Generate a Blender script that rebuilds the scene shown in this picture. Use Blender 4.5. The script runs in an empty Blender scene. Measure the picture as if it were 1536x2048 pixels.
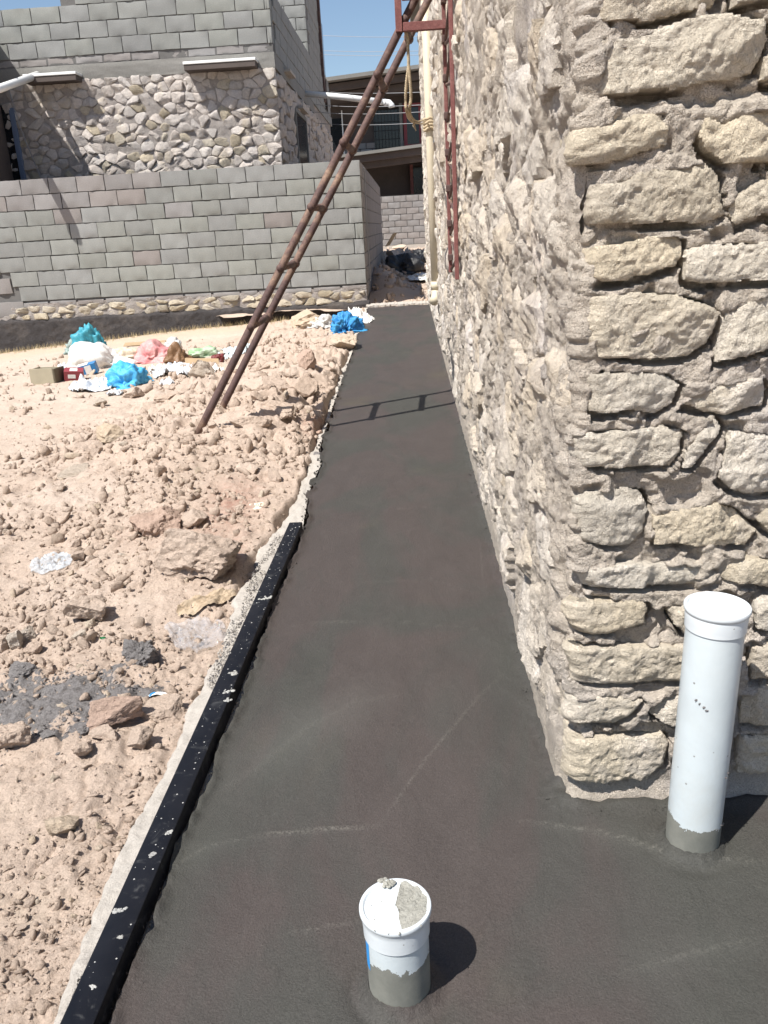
import bpy, math, random
import numpy as np
from mathutils import Vector, Matrix

random.seed(7)
RS = np.random.RandomState(11)
S = bpy.context.scene
COL = S.collection

# ------------------------------------------------------------------ camera
CAM_H = 1.22
YAW, PITCH, ROLL = math.radians(-2.6), math.radians(18.68), math.radians(3.2)
FPX = 1683.0                                   # focal length in pixels of a 1536 x 2048 frame
fw = np.array([math.sin(YAW) * math.cos(PITCH), math.cos(YAW) * math.cos(PITCH), -math.sin(PITCH)])
r0 = np.array([math.cos(YAW), -math.sin(YAW), 0.0])
u0 = np.cross(r0, fw)
CR = r0 * math.cos(ROLL) - u0 * math.sin(ROLL)
CU = u0 * math.cos(ROLL) + r0 * math.sin(ROLL)
CC = np.array([0, 0, CAM_H])
cd = bpy.data.cameras.new('camera')
cam = bpy.data.objects.new('camera', cd)
COL.objects.link(cam)
cd.sensor_fit = 'VERTICAL'
cd.sensor_height = 24.0
cd.lens = 24.0 * FPX / 2048.0
cd.clip_start, cd.clip_end = 0.02, 2000
M = Matrix(((CR[0], CU[0], -fw[0], 0), (CR[1], CU[1], -fw[1], 0), (CR[2], CU[2], -fw[2], CAM_H), (0, 0, 0, 1)))
cam.matrix_world = M
S.camera = cam

# ------------------------------------------------------------------ light
SUN_EL = math.radians(57.5)
sun_to = np.array([-0.69 * math.cos(SUN_EL), -0.724 * math.cos(SUN_EL), math.sin(SUN_EL)])
W = bpy.data.worlds.new("World")
S.world = W
W.use_nodes = True
nt = W.node_tree
sky = nt.nodes.new('ShaderNodeTexSky')
sky.sky_type = 'NISHITA'
sky.sun_disc = False
sky.sun_elevation = SUN_EL
sky.sun_rotation = math.radians(224)
sky.air_density, sky.dust_density, sky.ozone_density = 1.0, 0.6, 1.5
bg = nt.nodes['Background']
bg.inputs[1].default_value = 0.082
nt.links.new(sky.outputs[0], bg.inputs[0])
sd = bpy.data.lights.new('sun', 'SUN')
sd.energy = 5.0
sd.angle = math.radians(0.53)
sd.color = (1.0, 0.965, 0.91)
so = bpy.data.objects.new('sun', sd)
COL.objects.link(so)
so.rotation_euler = Vector(tuple(-sun_to)).to_track_quat('-Z', 'Y').to_euler()
S.view_settings.view_transform = 'Standard'
S.view_settings.look = 'None'
S.view_settings.gamma = 1
S.view_settings.use_curve_mapping = False
S.view_settings.exposure = 0.72
S.cycles.max_bounces = 5
S.cycles.use_denoising = True
S.cycles.denoising_prefilter = 'ACCURATE'

# ------------------------------------------------------------------ survey helpers
def ray(px, py):
    return fw + CR * (px - 768) / FPX - CU * (py - 1024) / FPX
def onz(px, py, z=0.0):
    d = ray(px, py)
    return CC + d * ((z - CC[2]) / d[2])
def onx(px, py, x):
    d = ray(px, py)
    return CC + d * ((x - CC[0]) / d[0])
def ony(px, py, y):
    d = ray(px, py)
    return CC + d * ((y - CC[1]) / d[1])
def sstep(a, b, x):
    t = np.clip((x - a) / (b - a), 0, 1)
    return t * t * (3 - 2 * t)

# ------------------------------------------------------------------ noise
def _hash(ix, iy, iz, seed):
    with np.errstate(over='ignore'):
        h = ix.astype(np.uint32) * np.uint32(374761393) + iy.astype(np.uint32) * np.uint32(668265263) \
            + iz.astype(np.uint32) * np.uint32(2246822519) + np.uint32((seed * 3266489917) & 0xffffffff)
        h = (h ^ (h >> np.uint32(13))) * np.uint32(1274126177)
        h = (h ^ (h >> np.uint32(15))) * np.uint32(2246822519)
        h = h ^ (h >> np.uint32(16))
    return h.astype(np.float64) / 4294967295.0
def vn(P, seed=0):
    P = np.asarray(P, float)
    f = np.floor(P)
    i = f.astype(np.int64)
    t = P - f
    t = t * t * t * (t * (t * 6 - 15) + 10)
    out = 0
    for dx in (0, 1):
        wx = t[:, 0] if dx else 1 - t[:, 0]
        for dy in (0, 1):
            wy = t[:, 1] if dy else 1 - t[:, 1]
            for dz in (0, 1):
                wz = t[:, 2] if dz else 1 - t[:, 2]
                out = out + wx * wy * wz * _hash(i[:, 0] + dx, i[:, 1] + dy, i[:, 2] + dz, seed)
    return out * 2 - 1
def fbm(P, octaves=4, seed=0, gain=0.5):
    P = np.asarray(P, float)
    a, s, o = 1.0, 0, 0
    for k in range(octaves):
        o = o + a * vn(P * 2.03 ** k + 17.3 * k, seed + k)
        s += a
        a *= gain
    return o / s
def P3(x, y, z=None):
    x = np.asarray(x, float)
    z = np.zeros_like(x) if z is None else np.broadcast_to(np.asarray(z, float), x.shape)
    return np.stack([x, np.broadcast_to(np.asarray(y, float), x.shape), z], -1)
def worley(x, y, seed=0):
    """F1, F2 and a random value of the nearest cell (2D)."""
    x = np.asarray(x, float); y = np.asarray(y, float)
    ix, iy = np.floor(x).astype(np.int64), np.floor(y).astype(np.int64)
    f1 = np.full(x.shape, 9.0); f2 = np.full(x.shape, 9.0); idv = np.zeros(x.shape)
    z0 = np.zeros_like(ix)
    for dx in (-1, 0, 1):
        for dy in (-1, 0, 1):
            cx, cy = ix + dx, iy + dy
            qx = cx + _hash(cx, cy, z0, seed)
            qy = cy + _hash(cx, cy, z0, seed + 1)
            d = np.hypot(x - qx, y - qy)
            r = _hash(cx, cy, z0, seed + 2)
            nearer = d < f1
            f2 = np.where(nearer, f1, np.minimum(f2, d))
            idv = np.where(nearer, r, idv)
            f1 = np.where(nearer, d, f1)
    return f1, f2, idv

# ------------------------------------------------------------------ objects
BASE = {}
def mesh(name, V, F, mat, smooth=False):
    me = bpy.data.meshes.new(name)
    V = np.ascontiguousarray(np.asarray(V, np.float32))
    if isinstance(F, np.ndarray):
        n, k = F.shape
        me.vertices.add(len(V)); me.vertices.foreach_set('co', V.ravel())
        me.loops.add(n * k); me.loops.foreach_set('vertex_index', np.ascontiguousarray(F, dtype=np.int32).ravel())
        me.polygons.add(n)
        me.polygons.foreach_set('loop_start', np.arange(0, n * k, k, dtype=np.int32))
        me.polygons.foreach_set('loop_total', np.full(n, k, np.int32))
        me.update(calc_edges=True)
    else:
        me.from_pydata([tuple(map(float, v)) for v in V], [], [tuple(map(int, f)) for f in F])
    if mat is not None:
        me.materials.append(mat)
    if smooth:
        me.polygons.foreach_set('use_smooth', np.ones(len(me.polygons), bool))
    me.update()
    return me
def link(name, me, parent=None, loc=(0, 0, 0), rot=None, scale=None, label=None, cat=None, group=None, kind=None):
    o = bpy.data.objects.new(name, me)
    COL.objects.link(o)
    loc = np.asarray(loc, float)
    BASE[o.name] = loc.copy()
    if parent is not None:
        o.parent = parent
        o.location = Vector(tuple(loc - BASE[parent.name]))
    else:
        o.location = Vector(tuple(loc))
    if rot is not None:
        o.rotation_euler = rot
    if scale is not None:
        o.scale = scale
    if label: o['label'] = label
    if cat: o['category'] = cat
    if group: o['group'] = group
    if kind: o['kind'] = kind
    return o
def obj(name, V, F, mat, parent=None, smooth=False, center=True, **kw):
    """one mesh object from world-space geometry; its origin goes to its own middle bottom"""
    V = np.asarray(V, float)
    o3 = np.array([(V[:, 0].min() + V[:, 0].max()) / 2, (V[:, 1].min() + V[:, 1].max()) / 2, V[:, 2].min()]) if center else np.zeros(3)
    return link(name, mesh(name, V - o3, F, mat, smooth), parent, o3, **kw)
def thing(name, label, cat, loc, group=None):
    return link(name, None, None, loc, label=label, cat=cat, group=group)

class MB:
    def __init__(s): s.V = []; s.F = []; s.n = 0
    def add(s, V, F):
        V = np.asarray(V, float)
        s.V.append(V); s.F += [tuple(int(i) + s.n for i in f) for f in F]; s.n += len(V)
        return s
    def box(s, a, b, bev=0.0):
        (x0, y0, z0), (x1, y1, z1) = np.minimum(a, b), np.maximum(a, b)
        if bev <= 0:
            V = [(x, y, z) for z in (z0, z1) for y in (y0, y1) for x in (x0, x1)]
            return s.add(V, [(0, 2, 3, 1), (4, 5, 7, 6), (0, 1, 5, 4), (2, 6, 7, 3), (0, 4, 6, 2), (1, 3, 7, 5)])
        c = np.array([(x0 + x1) / 2, (y0 + y1) / 2, (z0 + z1) / 2]); h = np.array([x1 - x0, y1 - y0, z1 - z0]) / 2
        V = []; idx = {}
        for sx in (-1, 1):
            for sy in (-1, 1):
                for sz in (-1, 1):
                    for ax in range(3):
                        p = h.copy() - bev; p[ax] += bev
                        idx[(sx, sy, sz, ax)] = len(V)
                        V.append(c + p * np.array([sx, sy, sz]))
        F = []
        for ax in range(3):
            b1, b2 = [(1, 2), (2, 0), (0, 1)][ax]
            for sg in (-1, 1):
                q = []
                for (p1, p2) in ((-1, -1), (1, -1), (1, 1), (-1, 1)):
                    k = [0, 0, 0]; k[ax] = sg; k[b1] = p1; k[b2] = p2
                    q.append(idx[(k[0], k[1], k[2], ax)])
                F.append(q if sg > 0 else q[::-1])
        for ax in range(3):
            b1, b2 = [(1, 2), (2, 0), (0, 1)][ax]
            for s1 in (-1, 1):
                for s2 in (-1, 1):
                    q = []
                    for (sg, which) in ((-1, b1), (1, b1), (1, b2), (-1, b2)):
                        k = [0, 0, 0]; k[ax] = sg; k[b1] = s1; k[b2] = s2
                        q.append(idx[(k[0], k[1], k[2], which)])
                    F.append(q if s1 * s2 > 0 else q[::-1])
        for sx in (-1, 1):
            for sy in (-1, 1):
                for sz in (-1, 1):
                    q = [idx[(sx, sy, sz, a)] for a in range(3)]
                    F.append(q if sx * sy * sz > 0 else q[::-1])
        return s.add(V, F)
    def tube(s, pts, r, n=12, cap=True, jit=0.0):
        pts = [np.asarray(p, float) for p in pts]
        rr = [r] * len(pts) if np.isscalar(r) else list(r)
        t = [pts[min(i + 1, len(pts) - 1)] - pts[max(i - 1, 0)] for i in range(len(pts))]
        t = [v / (np.linalg.norm(v) + 1e-12) for v in t]
        a = np.array([0, 0, 1.0]) if abs(t[0][2]) < 0.9 else np.array([1.0, 0, 0])
        V = []
        u = np.cross(t[0], a); u /= np.linalg.norm(u)
        for i, p in enumerate(pts):
            u = u - t[i] * (u @ t[i]); u /= np.linalg.norm(u)
            w = np.cross(t[i], u)
            for k in range(n):
                an = 2 * math.pi * k / n
                q = rr[i] * (1 + jit * (random.random() - .5))
                V.append(p + q * (u * math.cos(an) + w * math.sin(an)))
        F = []
        for i in range(len(pts) - 1):
            for k in range(n):
                F.append((i * n + k, i * n + (k + 1) % n, (i + 1) * n + (k + 1) % n, (i + 1) * n + k))
        if cap:
            F.append(tuple(range(n))[::-1]); F.append(tuple((len(pts) - 1) * n + k for k in range(n)))
        return s.add(V, F)
    def lathe(s, c, prof, n=48):
        c = np.asarray(c, float); V = []; F = []
        for (r, z) in prof:
            for k in range(n):
                an = 2 * math.pi * k / n
                V.append(c + np.array([r * math.cos(an), r * math.sin(an), z]))
        for i in range(len(prof) - 1):
            for k in range(n):
                F.append((i * n + k, i * n + (k + 1) % n, (i + 1) * n + (k + 1) % n, (i + 1) * n + k))
        return s.add(V, F)
    def build(s, name, mat, parent=None, smooth=False, **kw):
        return obj(name, np.concatenate(s.V), s.F, mat, parent, smooth, **kw)
def grid_faces(nr, nc):
    i = np.arange(nr * nc).reshape(nr, nc)
    return np.stack([i[:-1, :-1], i[:-1, 1:], i[1:, 1:], i[1:, :-1]], -1).reshape(-1, 4)
def auto_smooth(o, ang=40):
    me = o.data
    me.polygons.foreach_set('use_smooth', np.ones(len(me.polygons), bool))
    try:
        me.set_sharp_from_angle(angle=math.radians(ang))
    except Exception:
        pass
    return o

# ------------------------------------------------------------------ materials
class NT:
    def __init__(s, name):
        s.m = bpy.data.materials.new(name); s.m.use_nodes = True
        s.t = s.m.node_tree; s.b = s.t.nodes['Principled BSDF']
        s.tc = s.t.nodes.new('ShaderNodeTexCoord')
        s.geo = s.t.nodes.new('ShaderNodeNewGeometry')
    def n(s, typ, **kw):
        o = s.t.nodes.new(typ)
        for k, v in kw.items(): setattr(o, k, v)
        return o
    def l(s, a, b): s.t.links.new(a, b)
    def noise(s, scale, detail=6, rough=0.55, dist=0.0, vec=None, world=False):
        o = s.n('ShaderNodeTexNoise'); o.inputs['Scale'].default_value = scale
        o.inputs['Detail'].default_value = detail; o.inputs['Roughness'].default_value = rough
        o.inputs['Distortion'].default_value = dist
        s.l(vec if vec is not None else (s.geo.outputs['Position'] if world else s.tc.outputs['Object']), o.inputs['Vector'])
        return o.outputs['Fac']
    def vor(s, scale, feature='F1', vec=None, world=False):
        o = s.n('ShaderNodeTexVoronoi', feature=feature); o.inputs['Scale'].default_value = scale
        s.l(vec if vec is not None else (s.geo.outputs['Position'] if world else s.tc.outputs['Object']), o.inputs['Vector'])
        return o.outputs['Distance']
    def ramp(s, fac, stops, interp='LINEAR'):
        o = s.n('ShaderNodeValToRGB'); cr = o.color_ramp; cr.interpolation = interp
        while len(cr.elements) < len(stops): cr.elements.new(0.5)
        for e, (p, c) in zip(cr.elements, stops):
            e.position = p
            e.color = (c, c, c, 1) if np.isscalar(c) else (*c, 1)
        s.l(fac, o.inputs['Fac']); return o.outputs['Color']
    def mix(s, fac, a, b, mode='MIX'):
        o = s.n('ShaderNodeMix', data_type='RGBA', blend_type=mode)
        for sock, v in ((o.inputs[0], fac), (o.inputs[6], a), (o.inputs[7], b)):
            if hasattr(v, 'links'): s.l(v, sock)
            elif np.isscalar(v): sock.default_value = v if sock.type == 'VALUE' else (v, v, v, 1)
            else: sock.default_value = (*v, 1)
        return o.outputs[2]
    def math(s, op, a, b=0.0, clamp=False):
        o = s.n('ShaderNodeMath', operation=op, use_clamp=clamp)
        for sock, v in ((o.inputs[0], a), (o.inputs[1], b)):
            if hasattr(v, 'links'): s.l(v, sock)
            else: sock.default_value = v
        return o.outputs[0]
    def vary(s, col, amt=0.25, sat=0.15):
        oi = s.n('ShaderNodeObjectInfo'); h = s.n('ShaderNodeHueSaturation')
        s.l(s.math('ADD', s.math('MULTIPLY', oi.outputs['Random'], amt * 2), 1 - amt), h.inputs['Value'])
        r2 = s.math('FRACT', s.math('MULTIPLY', oi.outputs['Random'], 7.31))
        s.l(s.math('ADD', s.math('MULTIPLY', r2, sat * 2), 1 - sat), h.inputs['Saturation'])
        s.l(col, h.inputs['Color']); return h.outputs['Color']
    def bump(s, terms, dist=1.0):
        """terms: list of (height socket, metres)"""
        prev = None
        for hsock, d in terms:
            o = s.n('ShaderNodeBump'); o.inputs['Distance'].default_value = d
            o.inputs['Strength'].default_value = 1.0
            s.l(hsock, o.inputs['Height'])
            if prev is not None: s.l(prev, o.inputs['Normal'])
            prev = o.outputs['Normal']
        s.l(prev, s.b.inputs['Normal'])
    def out(s, col=None, rough=0.9, spec=0.3, metal=0.0):
        if col is not None:
            if hasattr(col, 'links'): s.l(col, s.b.inputs['Base Color'])
            else: s.b.inputs['Base Color'].default_value = (*col, 1)
        if hasattr(rough, 'links'): s.l(rough, s.b.inputs['Roughness'])
        else: s.b.inputs['Roughness'].default_value = rough
        s.b.inputs['Specular IOR Level'].default_value = spec
        s.b.inputs['Metallic'].default_value = metal
        return s.m

def m_earth(name, a, b, c, bump=0.004, attr=False, vary=0.0):
    m = NT(name)
    n1 = m.noise(0.9, 5, .6, .3, world=True); n2 = m.noise(14, 6, .65, world=True); n3 = m.noise(160, 3, .7, world=True)
    col = m.ramp(n1, [(.3, a), (.52, b), (.72, c)])
    col = m.mix(m.ramp(n2, [(.25, .0), (.75, .55)]), col, b)
    col = m.mix(1.0, col, m.ramp(n3, [(.2, .74), (.8, 1.2)]), 'MULTIPLY')
    col = m.mix(.8, col, m.ramp(m.noise(55, 4, .7, world=True), [(.25, .82), (.75, 1.14)]), 'MULTIPLY')
    if attr:
        for nm, cc in (('red', (.36, .215, .165)), ('grey', (.27, .25, .24)), ('straw', (.40, .31, .19)), ('pale', (.60, .515, .425))):
            at = m.n('ShaderNodeAttribute', attribute_name=nm)
            f = m.math('MULTIPLY', at.outputs['Fac'], m.ramp(m.noise(30, 5, .7, world=True), [(.35, .15), (.6, 1.0)]), True)
            col = m.mix(f, col, cc)
    if vary: col = m.vary(col, vary, .04)
    m.bump([(m.noise(45, 6, .7, world=True), bump * 2.2), (m.noise(230, 4, .75, world=True), bump * .55)])
    return m.out(col, .95, .15)
def m_stone(name, a, b, c, bump=0.006, vary=.13, patina=None, sc=1.0):
    m = NT(name)
    n1 = m.noise(5 * sc, 6, .6, .4, world=True); n2 = m.noise(38 * sc, 6, .7, world=True); n3 = m.noise(170 * sc, 4, .75, world=True)
    col = m.ramp(n1, [(.28, a), (.5, b), (.74, c)])
    col = m.mix(1.0, col, m.ramp(n2, [(.25, .82), (.72, 1.12)]), 'MULTIPLY')
    col = m.mix(.8, col, m.ramp(n3, [(.2, .78), (.75, 1.15)]), 'MULTIPLY')
    if patina:
        col = m.mix(m.ramp(m.noise(2.2 * sc, 5, .6, .5, world=True), [(.55, 0.0), (.75, .75)]), col, patina)
    if vary: col = m.vary(col, vary, .2)
    m.bump([(m.noise(24 * sc, 6, .7, world=True), bump * 3.0), (m.noise(85 * sc, 5, .75, world=True), bump * 3.4),
            (m.noise(260 * sc, 3, .7, world=True), bump * .6)])
    return m.out(col, .95, .15)
def m_plain(name, col, rough=.5, spec=.4, var=.1, scale=20, bump=.0005, metal=0, vary=0):
    m = NT(name)
    c = m.mix(1.0, tuple(col), m.ramp(m.noise(scale, 5, .65), [(.25, 1 - var), (.75, 1 + var)]), 'MULTIPLY')
    if vary: c = m.vary(c, vary, .1)
    if bump: m.bump([(m.noise(scale * 4, 5, .7), bump)])
    return m.out(c, rough, spec, metal)
def m_concrete(name, a, b, scale=3, rough=.9, bump=.002, vary=0, streak=False):
    m = NT(name)
    n1 = m.noise(scale, 7, .65, .3); n2 = m.noise(scale * 30, 5, .75)
    col = m.ramp(n1, [(.3, a), (.7, b)])
    col = m.mix(1.0, col, m.ramp(n2, [(.2, .8), (.8, 1.18)]), 'MULTIPLY')
    pit = m.ramp(m.vor(scale * 26), [(.06, .45), (.16, 1.0)])
    col = m.mix(.6, col, pit, 'MULTIPLY')
    if vary: col = m.vary(col, vary, .5)
    m.bump([(n2, bump), (m.noise(scale * 110, 3, .7), bump * .4)])
    return m.out(col, rough, .2)
def m_rust(name, a, b, c, scale=9):
    m = NT(name)
    n1 = m.noise(scale, 7, .7, .5); n2 = m.noise(scale * 9, 5, .7)
    col = m.ramp(n1, [(.3, a), (.52, b), (.72, c)])
    col = m.mix(1.0, col, m.ramp(n2, [(.25, .65), (.75, 1.3)]), 'MULTIPLY')
    m.bump([(n2, .0012), (m.noise(scale * 30, 4, .7), .0005)])
    return m.out(col, .75, .3)

DIRT = m_earth('dirt', (0.515, 0.41, 0.333), (0.48, 0.377, 0.302), (0.53, 0.44, 0.37), .006, attr=True)
CLOD = m_earth('dry_clod', (0.515, 0.41, 0.333), (0.48, 0.378, 0.303), (0.53, 0.44, 0.37), .007, vary=.05)
CLOD_RED = m_earth('reddish_clod', (0.44, 0.3168, 0.2508), (0.4048, 0.2904, 0.2288), (0.4664, 0.352, 0.2816), .006, vary=.05)
CLOD_PALE = m_stone('pale_limestone', (0.54, 0.45, 0.36), (0.504, 0.414, 0.324), (0.567, 0.495, 0.414), .004, .06)
CLOD_GREY = m_earth('grey_mortar_clod', (.30, .28, .268), (.25, .232, .225), (.34, .315, .30), .009, vary=.08)
STONE = m_stone('sandy_limestone', (0.78, 0.685, 0.54), (0.71, 0.625, 0.50), (0.77, 0.695, 0.595), .006, .10, (0.76, 0.71, 0.68))
STONE_SIDE = m_stone('rubble_limestone', (0.80, 0.70, 0.575), (0.75, 0.655, 0.54), (0.80, 0.715, 0.62), .007, .045, (0.77, 0.71, 0.69))
MORTAR = m_stone('rough_mortar', (0.77, 0.675, 0.56), (0.71, 0.62, 0.52), (0.76, 0.68, 0.60), .011, 0, (0.70, 0.65, 0.64))
STONE_FAR = m_stone('grey_rubble', (0.66, 0.594, 0.539), (0.594, 0.539, 0.495), (0.704, 0.6435, 0.583), .010, .15, (0.638, 0.539, 0.374), .6)
STONE_YEL = m_stone('yellow_rubble', (0.572, 0.5005, 0.3795), (0.517, 0.451, 0.352), (0.616, 0.55, 0.44), .010, .2, None, .6)
MORTAR_FAR = m_stone('old_mortar', (0.46, 0.4082, 0.3795), (0.414, 0.3737, 0.345), (0.4945, 0.4485, 0.414), .012, 0, None, .6)
BLOCK = m_concrete('concrete_block', (0.2185, 0.2232, 0.2102), (0.2651, 0.2651, 0.2492), 2.4, .92, .0025, .10)
BLOCK_PINK = m_concrete('weathered_block', (0.2325, 0.2185, 0.2093), (0.2697, 0.2511, 0.2418), 2.4, .92, .0025, .1)
JOINT = m_concrete('block_joint', (.12, .115, .11), (.16, .155, .148), 4, .95, .004)
BEAM = m_concrete('cast_concrete', (0.18, 0.1755, 0.162), (0.2385, 0.2295, 0.2115), 1.2, .9, .002)
KERB = m_concrete('dry_concrete', (0.3872, 0.352, 0.3124), (0.44, 0.4048, 0.3608), 3.5, .95, .004)
PLASTER = m_stone('dark_bitumen_plaster', (0.0723, 0.0663, 0.0663), (0.0892, 0.0816, 0.0816), (0.1445, 0.1275, 0.119), .012, 0, (0.17, 0.1445, 0.1232), .7)
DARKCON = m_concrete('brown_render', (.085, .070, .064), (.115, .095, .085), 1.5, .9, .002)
RUST = m_rust('rusty_steel', (.060, .040, .039), (.105, .063, .055), (.27, .18, .125), 6)
RUST_RED = m_rust('red_oxide_steel', (.15, .055, .05), (.19, .075, .068), (.24, .13, .11), 14)
IRON = m_plain('dark_iron', (.02, .02, .022), .6, .3)
REDFRAME = m_plain('red_painted_frame', (.22, .05, .055), .6, .3)
GLASS = m_plain('dark_glass', (.012, .014, .016), .15, .5, .05, 3, 0)
WHITE = m_plain('white_plastic', (0.72, 0.72, 0.702), .4, .4, .05)
BEIGE = m_plain('beige_plastic', (0.54, 0.477, 0.36), .5, .35, .08, 6)
ROPE = m_plain('hemp_rope', (.42, .34, .23), .9, .1, .4, 60, .002)
WIRE = m_plain('grey_cable', (.30, .30, .31), .6, .3, .05)
WOOD = m_plain('weathered_timber', (.42, .35, .26), .8, .2, .25, 12, .001)
BLUESTEEL = m_plain('blue_grey_steel', (.12, .16, .24), .5, .4)

def m_pvc(name, z_line, label_ang=None):
    m = NT(name)
    sep = m.n('ShaderNodeSeparateXYZ'); m.l(m.tc.outputs['Object'], sep.inputs[0])
    edge = m.math('ADD', sep.outputs['Z'], m.math('MULTIPLY', m.math('SUBTRACT', m.noise(17, 6, .7), .5), .085))
    low = m.math('LESS_THAN', edge, z_line)
    col = m.mix(1.0, (0.4928, 0.5412, 0.5588), m.ramp(m.noise(10.56, 4.4, 0.528), [(.3, .93), (.7, 1.03)]), 'MULTIPLY')
    specks = m.ramp(m.vor(34), [(.07, 1.0), (.10, 0.0)])
    specks = m.math('MULTIPLY', specks, m.ramp(m.noise(9, 3), [(.54, 0.0), (.60, 1.0)]))
    col = m.mix(specks, col, (.22, .22, .21))
    scr = m.n('ShaderNodeMapping'); scr.inputs['Scale'].default_value = (1, 1, .08)
    m.l(m.tc.outputs['Object'], scr.inputs[0])
    col = m.mix(m.ramp(m.noise(90, 2, .5, 0, scr.outputs[0]), [(.70, 0.0), (.76, .35)]), col, (.5, .52, .54))
    dust = m.math('MULTIPLY', m.ramp(m.noise(7, 6, .7, .5), [(.45, 0.0), (.75, .45)]), m.ramp(sep.outputs['Z'], [(0.0, 1.0), (.35, .25)]))
    col = m.mix(dust, col, (.42, .40, .34))
    cem = m.ramp(m.noise(18, 5, .7), [(.3, (.135, .137, .12)), (.7, (.20, .198, .172))])
    col = m.mix(low, col, cem)
    m.bump([(low, .0015), (m.noise(60, 4, .7), .0004)])
    return m.out(col, m.math('ADD', m.math('MULTIPLY', low, .45), .3), .4)
def m_film(name, col, alpha=.5, rough=.25):
    m = NT(name)
    a = m.ramp(m.noise(14, 6, .7, 1.0), [(.3, alpha * .55), (.7, min(1, alpha * 1.4))])
    c = m.mix(1.0, tuple(col), m.ramp(m.noise(30, 5, .7), [(.25, .8), (.75, 1.1)]), 'MULTIPLY')
    m.out(c, rough, .5)
    m.l(a, m.b.inputs['Alpha'])
    return m.m
def m_bag(name, col, col2=None, rough=.45):
    m = NT(name)
    c = m.ramp(m.noise(9, 5, .65, .8), [(.35, tuple(col)), (.65, tuple(col2 if col2 is not None else np.array(col) * .8))])
    c = m.mix(1.0, c, m.ramp(m.noise(40, 4, .7), [(.3, .85), (.7, 1.1)]), 'MULTIPLY')
    m.bump([(m.noise(35, 5, .7, 1.2), .006)])
    m.out(c, rough, .4)
    m.b.inputs['Subsurface Weight'].default_value = 0.0
    return m.m

def m_wet():
    m = NT('wet_concrete')
    mp = m.n('ShaderNodeMapping'); mp.inputs['Scale'].default_value = (1.0, .45, 1)
    m.l(m.geo.outputs['Position'], mp.inputs[0])
    n1 = m.noise(2.1, 5, .55, .6, mp.outputs[0]); n2 = m.noise(9, 6, .65, .8, mp.outputs[0]); n3 = m.noise(240, 3, .8, world=True)
    col = m.ramp(n1, [(.38, (0.051, 0.0500, 0.0440)), (.46, (0.053, 0.0495, 0.0445)), (.53, (0.0605, 0.0502, 0.0460)), (.75, (0.0585, 0.0497, 0.0455))])
    col = m.mix(m.ramp(m.noise(1.1, 4, .6, .4, world=True), [(.58, 0.0), (.70, .5)]), col, (.078, .068, .048))
    col = m.mix(.6, col, m.ramp(n2, [(.25, .80), (.75, 1.16)]), 'MULTIPLY')
    col = m.mix(.9, col, m.ramp(n3, [(.25, .66), (.75, 1.36)]), 'MULTIPLY')
    at = m.n('ShaderNodeAttribute', attribute_name='scrape')
    f = m.math('MULTIPLY', at.outputs['Fac'], m.ramp(m.noise(120, 4, .75, world=True), [(.42, 0.0), (.62, 1.0)]), True)
    col = m.mix(f, col, (.26, .245, .21))
    at2 = m.n('ShaderNodeAttribute', attribute_name='dry')
    col = m.mix(m.math('MULTIPLY', at2.outputs['Fac'], .85), col, (.105, .105, .093))
    # sand grains, their sparkle painted into the colour as pale dots
    g = m.ramp(m.vor(430, world=True), [(.10, 1.0), (.18, 0.0)])
    g = m.math('MULTIPLY', g, m.ramp(m.noise(5, 5, .7, .5, world=True), [(.50, 0.0), (.66, .5)]))
    col = m.mix(g, col, (.30, .26, .24))
    m.bump([(n2, .004), (m.noise(34, 5, .7, .4, world=True), .0022), (n3, .0020)])
    rg = m.ramp(n1, [(.35, .62), (.65, .50)])
    return m.out(col, rg, .22)
WET = m_wet()

def m_tube():
    m = NT('black_painted_steel')
    n = m.noise(7, 5, .6, .5); col = m.ramp(n, [(.35, (.005, .0055, .008)), (.75, (.010, .0105, .014))])
    dust = m.ramp(m.noise(26, 6, .75, .6), [(.56, 0.0), (.78, .26)])
    col = m.mix(dust, col, (.25, .25, .24))
    sp = m.ramp(m.vor(150), [(.06, 1.0), (.10, 0.0)])
    sp = m.math('MULTIPLY', sp, m.ramp(m.noise(9, 3), [(.58, 0.0), (.66, .6)]))
    col = m.mix(sp, col, (.30, .30, .29))
    m.bump([(m.noise(40, 4, .6), .0006)])
    return m.out(col, m.ramp(n, [(.3, .42), (.7, .55)]), .2)
TUBE = m_tube()

# ------------------------------------------------------------------ shapes for stones
def ico(sub):
    t = (1 + 5 ** .5) / 2
    V = [(-1, t, 0), (1, t, 0), (-1, -t, 0), (1, -t, 0), (0, -1, t), (0, 1, t), (0, -1, -t), (0, 1, -t), (t, 0, -1), (t, 0, 1), (-t, 0, -1), (-t, 0, 1)]
    F = [(0, 11, 5), (0, 5, 1), (0, 1, 7), (0, 7, 10), (0, 10, 11), (1, 5, 9), (5, 11, 4), (11, 10, 2), (10, 7, 6), (7, 1, 8),
         (3, 9, 4), (3, 4, 2), (3, 2, 6), (3, 6, 8), (3, 8, 9), (4, 9, 5), (2, 4, 11), (6, 2, 10), (8, 6, 7), (9, 8, 1)]
    V = [np.array(v, float) / np.linalg.norm(v) for v in V]
    for _ in range(sub):
        c = {}; G = []
        def mid(a, b):
            k = (min(a, b), max(a, b))
            if k not in c:
                v = V[a] + V[b]; V.append(v / np.linalg.norm(v)); c[k] = len(V) - 1
            return c[k]
        for (a, b, d) in F:
            x, y, z = mid(a, b), mid(b, d), mid(d, a)
            G += [(a, x, z), (b, y, x), (d, z, y), (x, y, z)]
        F = G
    return np.array(V), np.array(F, np.int64)
ICO = {k: ico(k) for k in range(6)}
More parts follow.
